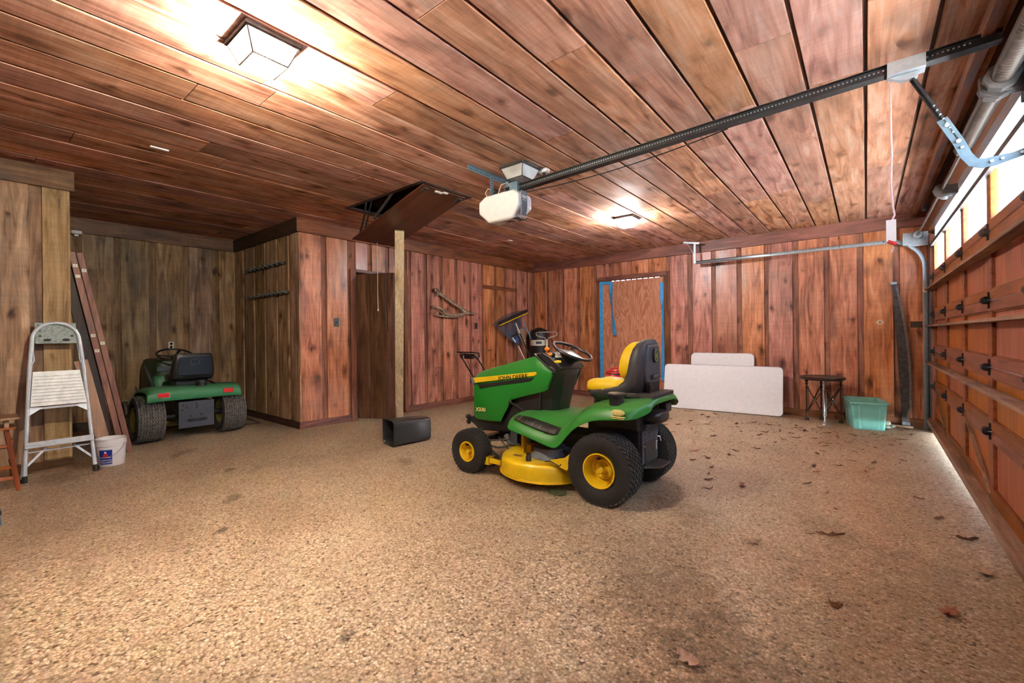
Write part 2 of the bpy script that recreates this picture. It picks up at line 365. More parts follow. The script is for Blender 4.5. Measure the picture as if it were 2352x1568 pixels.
def floor_mat():
    m, nt, b = newmat('exposed_aggregate')
    tc = N(nt, 'ShaderNodeTexCoord'); P_ = tc.outputs['Object']
    vo = N(nt, 'ShaderNodeTexVoronoi'); vo.inputs['Scale'].default_value = 78; nt.links.new(P_, vo.inputs['Vector'])
    hv = N(nt, 'ShaderNodeSeparateColor'); nt.links.new(vo.outputs['Color'], hv.inputs[0])
    peb = ramp(nt, hv.outputs[0], [(.0, (.20,.14,.085)), (.07, (.42,.315,.195)), (.35, (.52,.405,.26)), (.62, (.57,.45,.295)), (.88, (.63,.505,.345)), (.98, (.74,.63,.48))])
    edge = ramp(nt, vo.outputs['Distance'], [(.30, 1.0), (.62, .50)])
    col = mixc(nt, .55, peb, edge, 'MULTIPLY')
    fine = noise(nt, P_, 160, 2); col = mixc(nt, .5, col, ramp(nt, fine, [(.35, .7), (.65, 1.15)]), 'MULTIPLY')
    sp = noise(nt, P_, 38, 3, .3); col = mixc(nt, .75, col, ramp(nt, sp, [(.27, .40), (.38, .88), (.7, 1.1)]), 'MULTIPLY')
    big = noise(nt, P_, .8, 5, .3, .6); col = mixc(nt, .7, col, ramp(nt, big, [(.3, (.70,.62,.56)), (.55, (1.0,.98,.95)), (.75, (1.15,1.12,1.0))]), 'MULTIPLY')
    # oil and water marks; the two widest ovals are shade painted by the door
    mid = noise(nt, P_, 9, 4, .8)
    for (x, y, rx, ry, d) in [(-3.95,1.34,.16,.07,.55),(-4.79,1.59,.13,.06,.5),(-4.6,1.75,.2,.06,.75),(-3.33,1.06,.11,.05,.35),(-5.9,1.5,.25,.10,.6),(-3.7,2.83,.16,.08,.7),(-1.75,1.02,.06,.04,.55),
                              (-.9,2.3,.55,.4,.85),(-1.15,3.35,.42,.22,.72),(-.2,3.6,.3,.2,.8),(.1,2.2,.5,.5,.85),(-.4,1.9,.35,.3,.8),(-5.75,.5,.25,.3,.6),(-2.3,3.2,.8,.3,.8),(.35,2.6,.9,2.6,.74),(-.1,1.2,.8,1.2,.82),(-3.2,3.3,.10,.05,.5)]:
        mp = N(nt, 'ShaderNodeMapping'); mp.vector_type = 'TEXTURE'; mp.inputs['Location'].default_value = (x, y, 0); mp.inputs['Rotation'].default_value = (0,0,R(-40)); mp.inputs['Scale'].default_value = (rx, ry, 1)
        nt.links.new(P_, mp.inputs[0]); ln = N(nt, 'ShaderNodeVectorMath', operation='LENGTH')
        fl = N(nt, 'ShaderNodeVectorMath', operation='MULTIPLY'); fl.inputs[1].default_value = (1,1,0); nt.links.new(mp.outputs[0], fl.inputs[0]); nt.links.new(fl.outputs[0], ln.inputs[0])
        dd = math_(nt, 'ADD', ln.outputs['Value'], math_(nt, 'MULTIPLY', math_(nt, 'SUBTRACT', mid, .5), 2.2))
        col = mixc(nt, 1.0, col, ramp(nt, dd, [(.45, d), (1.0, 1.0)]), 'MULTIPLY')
    nt.links.new(col, b.inputs['Base Color']); b.inputs['Roughness'].default_value = .62; b.inputs['Specular IOR Level'].default_value = .35
    bump(nt, b, math_(nt, 'ADD', math_(nt, 'MULTIPLY', vo.outputs['Distance'], -1.0), math_(nt, 'MULTIPLY', sp, .6)), .55, .008)
    return m
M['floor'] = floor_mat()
def ply_mat():
    m, nt, b = newmat('plywood_face')
    a, f = coords(nt, [(2.2,2.2,.55), (40,40,2.0)], rnd=False)
    n1 = noise(nt, a, 1.6, 3, .6)
    wv = math_(nt, 'SINE', math_(nt, 'MULTIPLY', n1, 95.0))
    col = ramp(nt, math_(nt, 'ADD', math_(nt, 'MULTIPLY', wv, .5), .5), [(.0, (.40,.15,.075)), (.55, (.52,.215,.115)), (1.0, (.57,.26,.15))])
    col = mixc(nt, .4, col, ramp(nt, noise(nt, f, 1, 3), [(.3, .7), (.7, 1.1)]), 'MULTIPLY')
    nt.links.new(col, b.inputs['Base Color']); b.inputs['Roughness'].default_value = .45
    return m
M['ply'] = ply_mat()
M['drive'] = plain('driveway_concrete', (.50,.48,.45), .8, var=.08, nscale=4)

M['saw_tooth'] = plain('worn_saw_teeth', (.20,.19,.18), .5, .4, var=.2)
M['tread'] = plain('tyre_tread', (.024,.024,.0245), .75, var=.2, nscale=40)
M['tread_dusty'] = plain('dusty_tyre_tread', (.17,.16,.145), .9, var=.3, nscale=25)
M['rubber_dusty2'] = plain('dirty_tyre_rubber', (.040,.038,.034), .85, var=.3, nscale=30)
M['back_grey'] = plain('back_panel_grey', (.075,.079,.087), .45, var=.02)
def transl():
    m, nt, b = newmat('translucent_strip'); t = N(nt, 'ShaderNodeBsdfTranslucent'); t.inputs[0].default_value = (.3,.33,.35,1)
    v, = coords(nt, [(1, 1, 1)]); nt.links.new(ramp(nt, noise(nt, v, 5, 5), [(.25, (.24,.28,.30)), (.45, (.32,.36,.39))]), t.inputs[0])
    b.inputs['Base Color'].default_value = (.8,.84,.86,1); b.inputs['Roughness'].default_value = .5
    mx = N(nt, 'ShaderNodeMixShader'); mx.inputs[0].default_value = .35; nt.links.new(t.outputs[0], mx.inputs[1]); nt.links.new(b.outputs[0], mx.inputs[2]); nt.links.new(mx.outputs[0], nt.nodes['Material Output'].inputs[0]); return m
M['transl'] = transl()
rng = random.Random(7)
# ================================================================== SETTING
fl = MB(); xs = (-8.6, -6, -3, 0.735); ys = (-1.6, 0.7, 4, 8.6)
fl.sheet([[(x, y, FZ(x, y)) for y in ys] for x in xs])
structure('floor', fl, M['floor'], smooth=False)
dv = MB(); dv.box(.735, 16, -14, 22, -.35, -.125)
structure('driveway', dv, M['drive'])

def planks(parent, ax, lst, face, back, mat, name='plank', z1=HB+.02, z0=None, inner=1):
    """boards on a wall plane. ax 'x': wall plane x=face, boards listed in y; ax 'y': wall plane y=face, boards listed in x"""
    for i, seg in enumerate(lst):
        a0, a1 = seg[0], seg[1]; zt = seg[3] if len(seg) > 3 else z1
        zb = seg[2] if len(seg) > 2 else (FZ(face, (a0+a1)/2)+.02 if ax == 'x' else FZ((a0+a1)/2, face)+.02)
        if z0 is not None and len(seg) < 3: zb = z0
        m = MB(); jit = rng.uniform(0, .004)
        f0, f1 = min(face, back), max(face, back)
        if face > back: f1 -= jit
        else: f0 += jit
        c = ((a0+a1)/2, (f0+f1)/2, (zb+zt)/2)
        if ax == 'x': m.box(f0-c[1], f1-c[1], a0-c[0], a1-c[0], zb-c[2], zt-c[2]); loc = (c[1], c[0], c[2])
        else: m.box(a0-c[0], a1-c[0], f0-c[1], f1-c[1], zb-c[2], zt-c[2]); loc = c
        build(name, m, mat, parent, loc, smooth=False, bevel=.003, seg=1)

# left wall (beyond the alcove)
lw = MB(); lw.box(XL-.20, XL-.022, 2.94, 3.80, -.15, H); lw.box(XL-.20, XL-.022, 4.70, YB+.2, -.15, H); lw.box(XL-.20, XL-.022, 3.80, 4.70, 2.27, H)
wl = structure('wall_left', lw, M['backing'], smooth=False)
dk = [4.858, 5.217, 5.593, 5.972, 6.361, 6.717, 7.119, 7.455, 7.842, 8.271]
L = [(2.918, 3.242), (3.329, 3.657), (4.775, 4.79)]+[(dk[i], dk[i+1]-.075) for i in range(len(dk)-1)]+[(8.271, 8.415)]
L += [(3.80, 4.01, 2.30, HB+.02), (4.089, 4.34, 2.30, HB+.02), (4.415, 4.70, 2.30, HB+.02)]
planks(wl, 'x', L, XL, XL-.024, M['wall_z'])
# partition in front of the alcove, and its end
pw = MB(); pw.box(XL-.16, XL-.022, YF-.1, YE-.022, -.1, H)
wp = structure('wall_partition', pw, M['backing_warm_lit'], smooth=False)
planks(wp, 'x', [(.476, .668), (.05, .392), (-.30, -.035), (-.70, -.38), (-1.05, -.78), (-1.43, -1.13)], XL, XL-.024, M['wall_warm_lit'])
planks(wp, 'y', [(XL-.16, XL-.001)], YE, YE-.024, M['wall_warm_lit'])
# alcove
ab = MB(); ab.box(XA-.15, XA-.022, YE-.3, YP+.3, -.1, H)
wa = structure('wall_alcove_back', ab, M['backing_warm_lit'], smooth=False)
planks(wa, 'x', [(.40, .926), (1.024, 1.358), (1.429, 1.753), (1.836, 2.176), (2.251, 2.581), (2.676, 2.918)], XA, XA-.024, M['wall_warm_lit'])
as_ = MB(); as_.box(XA-.1, XL-.03, YP+.022, YP+.15, -.1, H)
ws = structure('wall_alcove_side', as_, M['backing_warm_lit'], smooth=False)
planks(ws, 'y', [(-8.39, -8.09), (-8.007, -7.654), (-7.574, -7.25), (-7.172, -6.834), (-6.754, -6.46), (-6.381, -6.158), (-6.152, XL)], YP, YP+.024, M['wall_warm_lit'])
an = MB(); an.box(XA-.1, XL-.17, YE-.25, YE-.13, -.1, H)
structure('wall_alcove_near', an, M['wall_warm_lit'], smooth=False)
# back wall
bw = MB(); bw.box(XL-.1, -4.44, YB+.022, YB+.15, -.2, H); bw.box(-2.99, 1.0, YB+.022, YB+.15, -.2, H); bw.box(-4.44, -2.99, YB+.022, YB+.15, 2.40, H)
wb = structure('wall_back', bw, M['backing'], smooth=False)
Bk = [(-6.085, -5.76), (-5.679, -5.35), (-5.269, -4.95), (-4.866, -4.539), (-2.905, -2.581), (-2.491, -2.165), (-2.092, -1.751), (-1.673, -1.332), (-1.268, -.93), (-.845, -.512), (-.438, -.103), (-.027, .308), (.383, .72)]
Bk += [(-4.456, -4.13, 2.45, HB+.02), (-4.05, -3.715, 2.45, HB+.02), (-3.705, -3.325, 2.45, HB+.02), (-3.318, -2.98, 2.45, HB+.02)]
planks(wb, 'y', Bk, YB, YB+.024, M['wall_z'])
# wall behind the camera
fw = MB(); fw.box(XL-.3, 1.0, YF-.15, YF-.022, -.2, H)
wf = structure('wall_front', fw, M['backing'], smooth=False)
planks(wf, 'y', [(XL+.41*i, XL+.41*i+.335) for i in range(16)], YF, YF-.024, M['wall_z'])
# wall over and beside the garage door
rw = MB(); rw.box(.745, .90, YF-.1, YB+.1, 2.615, H+.05); rw.box(.745, .90, 8.0, YB+.1, -.3, 2.62); rw.box(.745, .90, YF-.1, -1.0, -.3, 2.62)
wr = structure('wall_right', rw, M['trim_y'], smooth=False)
def beam(name, mat, x0, x1, y0, y1, z0=HB, z1=H+.01, bev=.006):
    m = MB(); c = ((x0+x1)/2, (y0+y1)/2, (z0+z1)/2); m.box(x0-c[0], x1-c[0], y0-c[1], y1-c[1], z0-c[2], z1-c[2])
    return tag(build(name, m, mat, None, c, smooth=False, bevel=bev, seg=2), kind='structure')
beam('trim_1', M['trim_y'], XL-.02, XL+.035, YP-.035, YB)
beam('trim_2', M['trim_x'], XL+.035, .75, YB-.035, YB+.02)
beam('trim_3', M['trim_tan'], XL-.02, XL+.03, YF, YE+.03)
beam('trim_4', M['trim_tan'], XA-.02, XA+.035, YE-.2, YP-.03)
beam('trim_5', M['trim_dark'], XA+.03, XL+.034, YP-.037, YP+.02)  # alcove shade put into this beam's dark wood colour
beam('trim_6', M['trim_y'], .66, .745, YF, YB, 2.615, H+.01)
beam('trim_7', M['trim_y'], .50, .555, YF, YB-.035, 2.84, H+.005)
beam('trim_8', M['trim_z'], .665, .745, 7.985, YB, -.12, 2.53)
def base(name, mat, x0, x1, y0, y1, h=.10):
    m = MB(); m.box(x0, x1, y0, y1, -.06, h); 
    def f(x, y, z): return (x, y, FZ(x, y)+z)
    m.map(f); return tag(build(name, m, mat, None, smooth=False, bevel=.004, seg=1), kind='structure')
base('baseboard_left', M['trim_y'], XL-.02, XL+.008, 4.775, YB)
base('baseboard_left_corner', M['trim_y'], XL-.02, XL+.008, YP-.008, 3.70)
base('baseboard_back', M['trim_x'], -2.905, .70, YB-.01, YB+.02, .11)
base('baseboard_back_corner', M['trim_x'], XL, -4.54, YB-.01, YB+.02, .11)
base('baseboard_alcove', M['trim_dark'], XA, XL, YP-.008, YP+.02)
base('baseboard_alcove_back', M['trim_dark'], XA-.02, XA+.008, YE-.1, YP, .11)
base('baseboard_partition', M['trim_tan'], XL-.02, XL+.008, YF, YE, .09)

# ------------------------------------------------------------------ ceiling
HX0, HX1, HY0, HY1 = -5.17, -3.73, 3.13, 3.80
cb = MB()
Z0, Z1 = H+.022, H+.10
cb.box(HX1, .95, YF-.15, YB+.15, Z0, Z1); cb.box(XL-.02, HX0, YF-.15, YB+.15, Z0, Z1); cb.box(HX0, HX1, YF-.15, HY0, Z0, Z1); cb.box(HX0, HX1, HY1, YB+.15, Z0, Z1)
cb.box(XA-.1, XL-.02, YE-.3, YP+.1, Z0, Z1)
ce = structure('ceiling', cb, M['ceil_gap'], smooth=False)
bw_ = .287
for k in range(-2, 28):
    x1 = .009-.309*k-.011; x0 = x1-bw_
    if x0 > .56: continue
    x1 = min(x1, .66)
    alc = x1 < XL-.1
    ya, yb = (YE-.1, YP) if alc else (YF-.05, YB)
    cuts = [ya]; y = ya+rng.uniform(.4, 3.4)
    while y < yb-.25: cuts.append(y); y += rng.uniform(1.9, 4.2)
    cuts.append(yb)
    segs = [(cuts[i]+.0015, cuts[i+1]-.0015) for i in range(len(cuts)-1)]
    if x0 < HX1 and x1 > HX0:
        s2 = []
        for a, b in segs:
            if b <= HY0 or a >= HY1: s2.append((a, b)); continue
            if a < HY0: s2.append((a, HY0))
            if b > HY1: s2.append((HY1, b))
        segs = s2
    for a, b in segs:
        if b-a < .03: continue
        m = MB(); dz = rng.uniform(0, .005); c = ((x0+x1)/2, (a+b)/2, H+.012)
        m.box(x0-c[0], x1-c[0], a-c[1], b-c[1], -.012+dz, .014)
        build('plank', m, M['ceil_y'], ce, c, smooth=False, bevel=.003, seg=1)
# attic well above the hatch
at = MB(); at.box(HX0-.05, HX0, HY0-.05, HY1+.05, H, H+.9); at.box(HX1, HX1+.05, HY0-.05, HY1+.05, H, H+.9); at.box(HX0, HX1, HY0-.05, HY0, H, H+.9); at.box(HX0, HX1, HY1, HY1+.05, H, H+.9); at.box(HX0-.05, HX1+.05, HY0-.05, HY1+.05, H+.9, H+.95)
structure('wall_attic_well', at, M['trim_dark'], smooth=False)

# ------------------------------------------------------------------ garage door (door_1): five hinged sections of eight panels
d1 = thing('door_1', None, None, (0, 0, 0)); d1['kind'] = 'structure'
ZB = [.014, .525, .985, 1.465, 1.955, 2.43]; YS = [7.98-1.12*i for i in range(9)]
pan_me = None
for s in range(5):
    z0, z1 = ZB[s]+.003, ZB[s+1]-.003
    sec = thing('section', None, None); sec.parent = d1
    rl = .075 if s < 4 else .04
    for za, zb in ((z0, z0+(.10 if s == 0 else .075)), (z1-rl, z1)):
        m = MB(); m.box(-.025, .025, -4.48, 4.48, -(zb-za)/2, (zb-za)/2)
        build('rail', m, M['door_frame_wood'], sec, (.715, 3.50, (za+zb)/2), smooth=False, bevel=.004, seg=1)
    for i, y in enumerate(YS):
        m = MB(); sw = .055 if i in (0, 8) else .06; off = -.055 if i == 0 else .055 if i == 8 else 0
        m.box(-.024, .024, -sw, sw, -(z1-z0)/2+rl*.9, (z1-z0)/2-rl*.9)
        build('stile', m, M['door_frame_wood'], sec, (.715, y+off, (z0+z1)/2), smooth=False, bevel=.004, seg=1)
    for i in range(8):
        ya, yb = YS[i+1]+.05, YS[i]-.05; m = MB()
        m.box(-.005, .005, -(yb-ya)/2, (yb-ya)/2, -(z1-z0)/2+.06, (z1-z0)/2-.035)
        build('pane' if s == 4 else 'panel', m, M['pane'] if s == 4 else M['door_panel_wood'], sec, (.718, (ya+yb)/2, (z0+z1)/2), smooth=False)
        if s < 4:
            for zz in (z0+.075, z1-.075):   # bead round the panel
                m = MB(); m.box(-.006, .006, -(yb-ya)/2, (yb-ya)/2, -.008, .008)
                build('bead', m, M['door_frame_wood'], sec, (.706, (ya+yb)/2, zz), smooth=False)
    if s > 0:
        for i, y in enumerate(YS):
            h = MB(); yo = -.05 if i == 0 else .05 if i == 8 else 0
            h.box(-.010, 0, -.016, .016, -.058, -.012); h.box(-.010, 0, -.016, .016, .012, .058)
            h.lathe([(.014, -.032), (.028, -.028), (.028, .028), (.014, .032)], (-.02, 0, 0), 'Y', 12)
            h.lathe([(.006, -.04), (.006, .04)], (-.03, 0, .018), 'Y', 8)
            build('hinge', h, M['rust'] if s == 4 else M['blk_metal'], sec, (.690, y+yo, ZB[s]))
    if s == 0:
        for ya, za, yb, zb in ((7.90, .50, 6.88, .06), (5.70, .50, 4.64, .06), (3.46, .50, 2.40, .06), (1.24, .50, .16, .06)):
            m = MB(); m.bar((.690, ya, za), (.690, yb, zb), .035, .014, up=(1, 0, 0)); build('brace', m, M['strut_wood'], sec, smooth=False)
for z, th, dx in ((1.80, .026, 0), (1.318, .024, 0), (.832, .026, 0)):
    m = MB(); m.box(-.045, .040, -4.49, 4.60, -th/2, th/2)
    build('stiffener_board', m, M['strut_wood'], d1, (.655, 3.5, z), smooth=False, bevel=.003, seg=1)
m = MB(); m.box(-.05, .03, -4.49, .2, -.034, .034); m.box(-.05, .03, .2, 4.60, -.034, .034); m.map(lambda x, y, z: (x, y, z+max(0, y-.2)*.0178)); build('bottom_board', m, M['strut_wood'], d1, (.672, 3.5, -.024), smooth=False, bevel=.004)
m = MB(); m.box(-.004, .004, -4.50, 4.50, -.094, .094); tag(build('window_1', m, M['transl'], None, (.715, 3.5, 2.520), smooth=False), kind='structure')
m = MB(); m.box(-.02, .02, -4.49, 4.49, -.01, .01); build('top_rail', m, M['blk_metal'], d1, (.70, 3.5, 2.415), smooth=False)
m = MB(); m.box(-.02, .012, -4.48, 4.48, -.02, .02); build('top_seal', m, M['rust'], d1, (.680, 3.5, 2.372), smooth=False)
m = MB(); m.box(-.012, .006, -.10, .10, -.11, .11); m.box(-.022, -.008, -.07, .07, -.075, .075)
bp = build('arm_bracket', m, M['galv'], d1, (.683, 3.46, 2.16), bevel=.004)
m = MB()
for i in range(4): m.box(-.027, -.020, -.05, .05, -.05+i*.03, -.035+i*.03)
build('slot', m, M['blk'], bp, smooth=False)

# plywood-covered doorway (door_2)
d2 = thing('door_2', None, None); d2['kind'] = 'structure'
def dbox(name, mat, x0, x1, y0, y1, z0, z1, par, bev=.003):
    m = MB(); c = ((x0+x1)/2, (y0+y1)/2, (z0+z1)/2); m.box(x0-c[0], x1-c[0], y0-c[1], y1-c[1], z0-c[2], z1-c[2]); return build(name, m, mat, par, c, smooth=False, bevel=bev, seg=1)
dbox('header', M['trim_x'], -4.46, -2.975, YB-.012, YB+.04, 2.375, 2.455, d2)
dbox('jamb', M['trim_z'], -4.455, -4.40, YB-.004, YB+.06, -.1, 2.375, d2)
dbox('jamb', M['trim_z'], -3.03, -2.905, YB-.006, YB+.05, -.1, 2.45, d2)
dbox('plywood_sheet', M['ply'], -4.41, -3.02, YB+.006, YB+.022, -.09, 2.350, d2)
dbox('filler_strip', M['trim_x'], -4.41, -3.02, YB+.006, YB+.022, 2.360, 2.40, d2)
for i in range(10):
    x0 = -4.41 if i == 0 else -4.145+i*.118-.030; x1 = -4.115 if i == 0 else -3.02 if i == 9 else -4.145+i*.118
    dbox('spacer', M['trim_x'], x0, x1, YB+.008, YB+.020, 2.350, 2.360, d2, 0)

# plank door standing open (door_3)
d3 = thing('door_3', None, None, (-6.165, 3.815, FZ(-6, 3.9)+.02), math.atan2(.30, .66)); d3['kind'] = 'structure'
ys_ = [0, .155, .32, .40, .555, .70]
ws_ = [(0, .238, 0), (.244, .285, .010), (.290, .50, 0), (.506, .545, .010), (.550, .66, 0)]
for a, b, r_ in ws_:
    m = MB(); l = (b-a)/2; m.box(-l, l, -.012, .012, -1.11, 1.11); build('plank', m, M['swing_wood'], d3, (a+l, r_, 1.12), smooth=False, bevel=.003, seg=1)
for z in (.25, 1.12, 2.0):
    m = MB(); m.box(-.32, .32, -.012, .012, -.06, .06); build('ledger', m, M['swing_wood'], d3, (.33, .035, z), smooth=False)
for z in (.25, 1.1, 1.95):
    m = MB(); m.box(-.02, .01, -.02, .02, -.05, .05); build('hinge', m, M['rust'], d3, (-.008, -.004, z))
dbox('jamb', M['trim_z'], XL-.03, XL+.012, 3.705, 3.798, FZ(-6, 3.7)-.02, 2.30, wl)
dbox('jamb', M['trim_z'], XL-.03, XL+.012, 4.705, 4.775, FZ(-6, 4.7)-.02, 2.30, wl)
dbox('header', M['trim_y'], XL-.03, XL+.012, 3.80, 4.70, 2.255, 2.30, wl)
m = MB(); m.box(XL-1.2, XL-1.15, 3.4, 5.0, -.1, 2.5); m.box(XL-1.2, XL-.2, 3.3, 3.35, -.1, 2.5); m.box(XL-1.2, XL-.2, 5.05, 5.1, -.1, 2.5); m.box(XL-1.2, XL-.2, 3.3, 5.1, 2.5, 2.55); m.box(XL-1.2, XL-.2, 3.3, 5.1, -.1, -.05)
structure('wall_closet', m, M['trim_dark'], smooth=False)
# flush plank door beside the corner (door_4)
d4 = thing('door_4', None, None); d4['kind'] = 'structure'
dbox('header', M['trim_y'], XL-.01, XL+.016, 6.71, 7.81, 2.225, 2.305, d4)
m = MB(); m.box(-.004, .010, -.055, .055, -.016, .016); m.lathe([(.007, -.07), (.007, .07)], (.014, 0, 0), 'Y', 8); m.lathe([(.006, 0), (.006, .03)], (.01, .02, 0), 'X', 8)
build('slide_latch', m, M['chrome'], d4, (XL+.004, 6.88, .951))
# ================================================================== LAMPS
def ceiling_lamp(label, x, y, lit=None, watt=0, colr=(1,1,1)):
    t = thing('ceiling_light', label, 'light', (x, y, H), 0, 'square flush ceiling lights')
    a, b, h0, h1 = .135, .092, .02, .125
    m = MB(); m.box(-.15, .15, -.15, .15, -.018, .004); build('base_plate', m, M['rust'], t, smooth=False, bevel=.003)
    gm = {None: M['lampglass'], 'near': M['lamp_near'], 'far': M['lamp_far']}[lit]
    top = [(-a,-a,-h0), (a,-a,-h0), (a,a,-h0), (-a,a,-h0)]; bot = [(-b,-b,-h1), (b,-b,-h1), (b,b,-h1), (-b,b,-h1)]
    for k in range(4):
        j = (k+1) % 4; m = MB(); m.add([top[k], top[j], bot[j], bot[k]], [(0, 1, 2, 3)]); solid(build('glass_pane', m, gm, t, smooth=False), .003)
    m = MB(); m.add(bot, [(0, 1, 2, 3)]); solid(build('glass_pane', m, gm, t, smooth=False), .003)
    m = MB()
    for k in range(4):
        j = (k+1) % 4
        m.bar(top[k], top[j], .008, .012); m.bar(bot[k], bot[j], .006, .006); m.bar(top[k], bot[k], .006, .006, up=(1, 0, 0))
    build('frame', m, M['rust'], t, smooth=False)
    m = MB(); m.lathe([(.012, -.02), (.014, -.04), (.026, -.06), (.030, -.08), (.022, -.10), (.006, -.108)], (.0, 0, 0), 'Z', 14)
    build('bulb', m, M['bulb_near'] if lit else M['white'], t)
    if lit:
        ld = bpy.data.lights.new('lamp_light', 'POINT'); ld.energy = watt; ld.color = colr; ld.shadow_soft_size = .03
        lo = bpy.data.objects.new('lamp_light', ld); COL.objects.link(lo); lo.parent = t; lo.location = (0, 0, -.105)
    return t
ceiling_lamp('lit square glass ceiling light with a warm glow, nearest the camera', -2.645, 1.075, 'near', LAMP_NEAR_W, (1, .89, .70))
ceiling_lamp('unlit square glass ceiling light beside the door opener motor', -2.66, 3.465)
ceiling_lamp('lit square ceiling light with a white glow towards the back wall', -2.66, 5.95, 'far', LAMP_FAR_W, (.98, .93, .92))
# ================================================================== RIDING MOWERS
def tyre(Rr, rr, w, rows, n, lug, chev, mb=None, slope=.5):
    """lathe about Y with raised tread blocks"""
    m = MB(); hw = w/2
    prof = [(rr-.004, -hw*.70), (rr+.012, -hw*.86), (rr+(Rr-rr)*.35, -hw*1.0), (rr+(Rr-rr)*.68, -hw*.99), (Rr*.955, -hw*.90), (Rr*.985, -hw*.74)]
    rfun = lambda y: Rr*(1-.018*abs(y/hw)**2.5)
    prof += [(rfun(t*hw)-.001, t*hw) for t in (-.5, -.2, .2, .5)]+[(r_, -h_) for r_, h_ in reversed(prof)]
    m.lathe(prof, (0,0,0), 'Y', 44, cap=False)
    m2 = MB(); y0, y1 = -hw*.93, hw*.93; dy = (y1-y0)/rows
    for j in range(rows):
        ya, yb = y0+dy*(j+.09), y0+dy*(j+.91)
        for i in range(n):
            th = 2*PI*(i+(.5 if (j % 2 and not chev) else 0))/n; dth = 2*PI/n*.68; sh = 2*PI/n*slope*(1 if j % 2 else -1)
            vs = []
            for yy, s_ in ((ya, -sh/2), (yb, sh/2)):
                for t in (th-dth/2+s_, th+dth/2+s_):
                    for r_ in (rfun(yy)-.006-(.02 if abs(yy) > hw*.8 else 0), rfun(yy)+lug*(.25 if abs(yy) > hw*.85 else 1)):
                        vs.append((r_*math.sin(t), yy, r_*math.cos(t)))
            m2.add(vs, [(0,2,3,1), (4,5,7,6), (1,3,7,5), (0,1,5,4), (2,6,7,3)])
    return m, m2
def wheel(parent, loc, Rr, rr, w, rows, n, lug, chev, mt, mr, hubside, slope=.5, name='wheel', pressed=.0, md=None):
    t = thing(name, None, None, loc); t.parent = parent
    a, b = tyre(Rr, rr, w, rows, n, lug, chev, slope=slope)
    if pressed:   # soft tyre: flat spot and bulge at the ground
        zf = -Rr+pressed
        def f(x, y, z): return (x, y*(1+.10*max(0, (-z/Rr-.75)*4)), max(z, zf))
        a.map(f); b.map(f)
    build('tyre', a, mt, t); tr = build('tread', b, md or M['tread'], t, smooth=False); tr['kind'] = 'stuff'
    s = hubside; hw = w/2; m = MB()
    pr = [(rr+.006, s*hw*.80), (rr+.005, s*hw*.92), (rr-.004, s*hw*.92), (rr-.010, s*hw*.78), (rr-.014, s*hw*.40), (rr*.80, s*hw*.12), (rr*.66, s*hw*.08), (rr*.58, s*hw*.26), (rr*.44, s*hw*.30), (rr*.36, s*hw*.22), (.001, s*hw*.22)]
    m.lathe(pr, (0,0,0), 'Y', 32, cap=False); m.lathe([(rr+.004, -s*hw*.80), (rr-.01, -s*hw*.7), (rr-.02, s*hw*.05), (.001, s*hw*.05)], (0,0,0), 'Y', 24, cap=False)
    build('rim', m, mr, t)
    m = MB(); m.lathe([(rr*.22, s*hw*.15), (rr*.22, s*hw*.66), (rr*.17, s*hw*.72), (.002, s*hw*.72)], (0,0,0), 'Y', 16); build('hub_cap', m, mr, t)
    m = MB(); m.tube([(rr*.12, s*hw*.45, rr*.62), (rr*.16, s*hw*.85, rr*.72)], .008, 8); build('valve_stem', m, M['blk'], t)
    return t

X0, Y0 = -1.586, 3.47
T = thing('riding_mower', 'green and yellow riding mower with a yellow seat in the middle of the floor', 'riding mower', (X0, Y0), PI, onfloor=True)
for s in (1, -1):
    wheel(T, (0, s*.375, .262), .268, .128, .235, 8, 40, .007, False, M['rubber'], M['yellow'], s, .5, 'rear_wheel', .006)
    wheel(T, (1.362, s*.44, .197), .203, .089, .155, 6, 34, .006, False, M['rubber'], M['yellow'], s, .5, 'front_wheel', .006)
# --- hood: stations along x, ring from lower left edge over the top to lower right edge
st = [(1.585,.47,.80,.875,.165,.115), (1.555,.452,.83,.900,.205,.145), (1.49,.446,.855,.930,.232,.165), (1.34,.448,.885,.972,.245,.172), (1.175,.462,.915,1.012,.250,.175),
      (1.11,.565,.925,1.028,.250,.176), (1.04,.683,.935,1.046,.250,.178), (.90,.725,.950,1.080,.251,.184), (.76,.762,.962,1.112,.253,.195), (.735,.77,.965,1.097,.253,.20), (.66,.79,.966,1.035,.254,.224), (.62,.81,.966,1.003,.254,.238), (.566,.945,.960,.966,.254,.25)]
rows = []
for x, zb, zs, zt, w_, wt in st:
    r_ = []
    half = [(-w_*.93, zb), (-w_*.985, zb+.03 if zb+.06 < zs else (zb+zs)/2), (-w_, (zb+zs)/2+.01), (-w_, zs), (-(w_*.55+wt*.45), zs+(zt-zs)*.62), (-wt, zt-.006), (-wt*.55, zt), (0, zt+.004)]
    r_ = [(x, y, z) for y, z in half]+[(x, -y, z) for y, z in half[-2::-1]]
    rows.append(r_)
m = MB(); m.sheet(rows); m.add(rows[0], [tuple(range(len(rows[0])))])
hood = build('hood', m, M['green'], T, ang=28)
def sidepoly(name, poly, y0, y1, mat, bev=0): 
    m = MB(); m.prism(poly, y0, y1, 'Y'); return build(name, m, mat, T, smooth=False, bevel=bev)
for s in (1, -1):
    ya, yb = (.244, .258) if s > 0 else (-.258, -.244)
    sidepoly('decal_stripe', [(1.515,.866), (1.487,.816), (.752,.926), (.728,.945), (.738,.962)], ya, yb+.002*s if s > 0 else yb, M['yellow'], .002)
    sidepoly('air_slot', [(1.455,.802), (1.435,.770), (.80,.872), (.755,.912)], ya, yb-.002, M['blk'], .002)
    sidepoly('headlight', [(1.575,.862), (1.548,.80), (1.500,.81), (1.520,.868)], s*.17 if s > 0 else -.236, .236 if s > 0 else s*.17, M['grey'], .006)
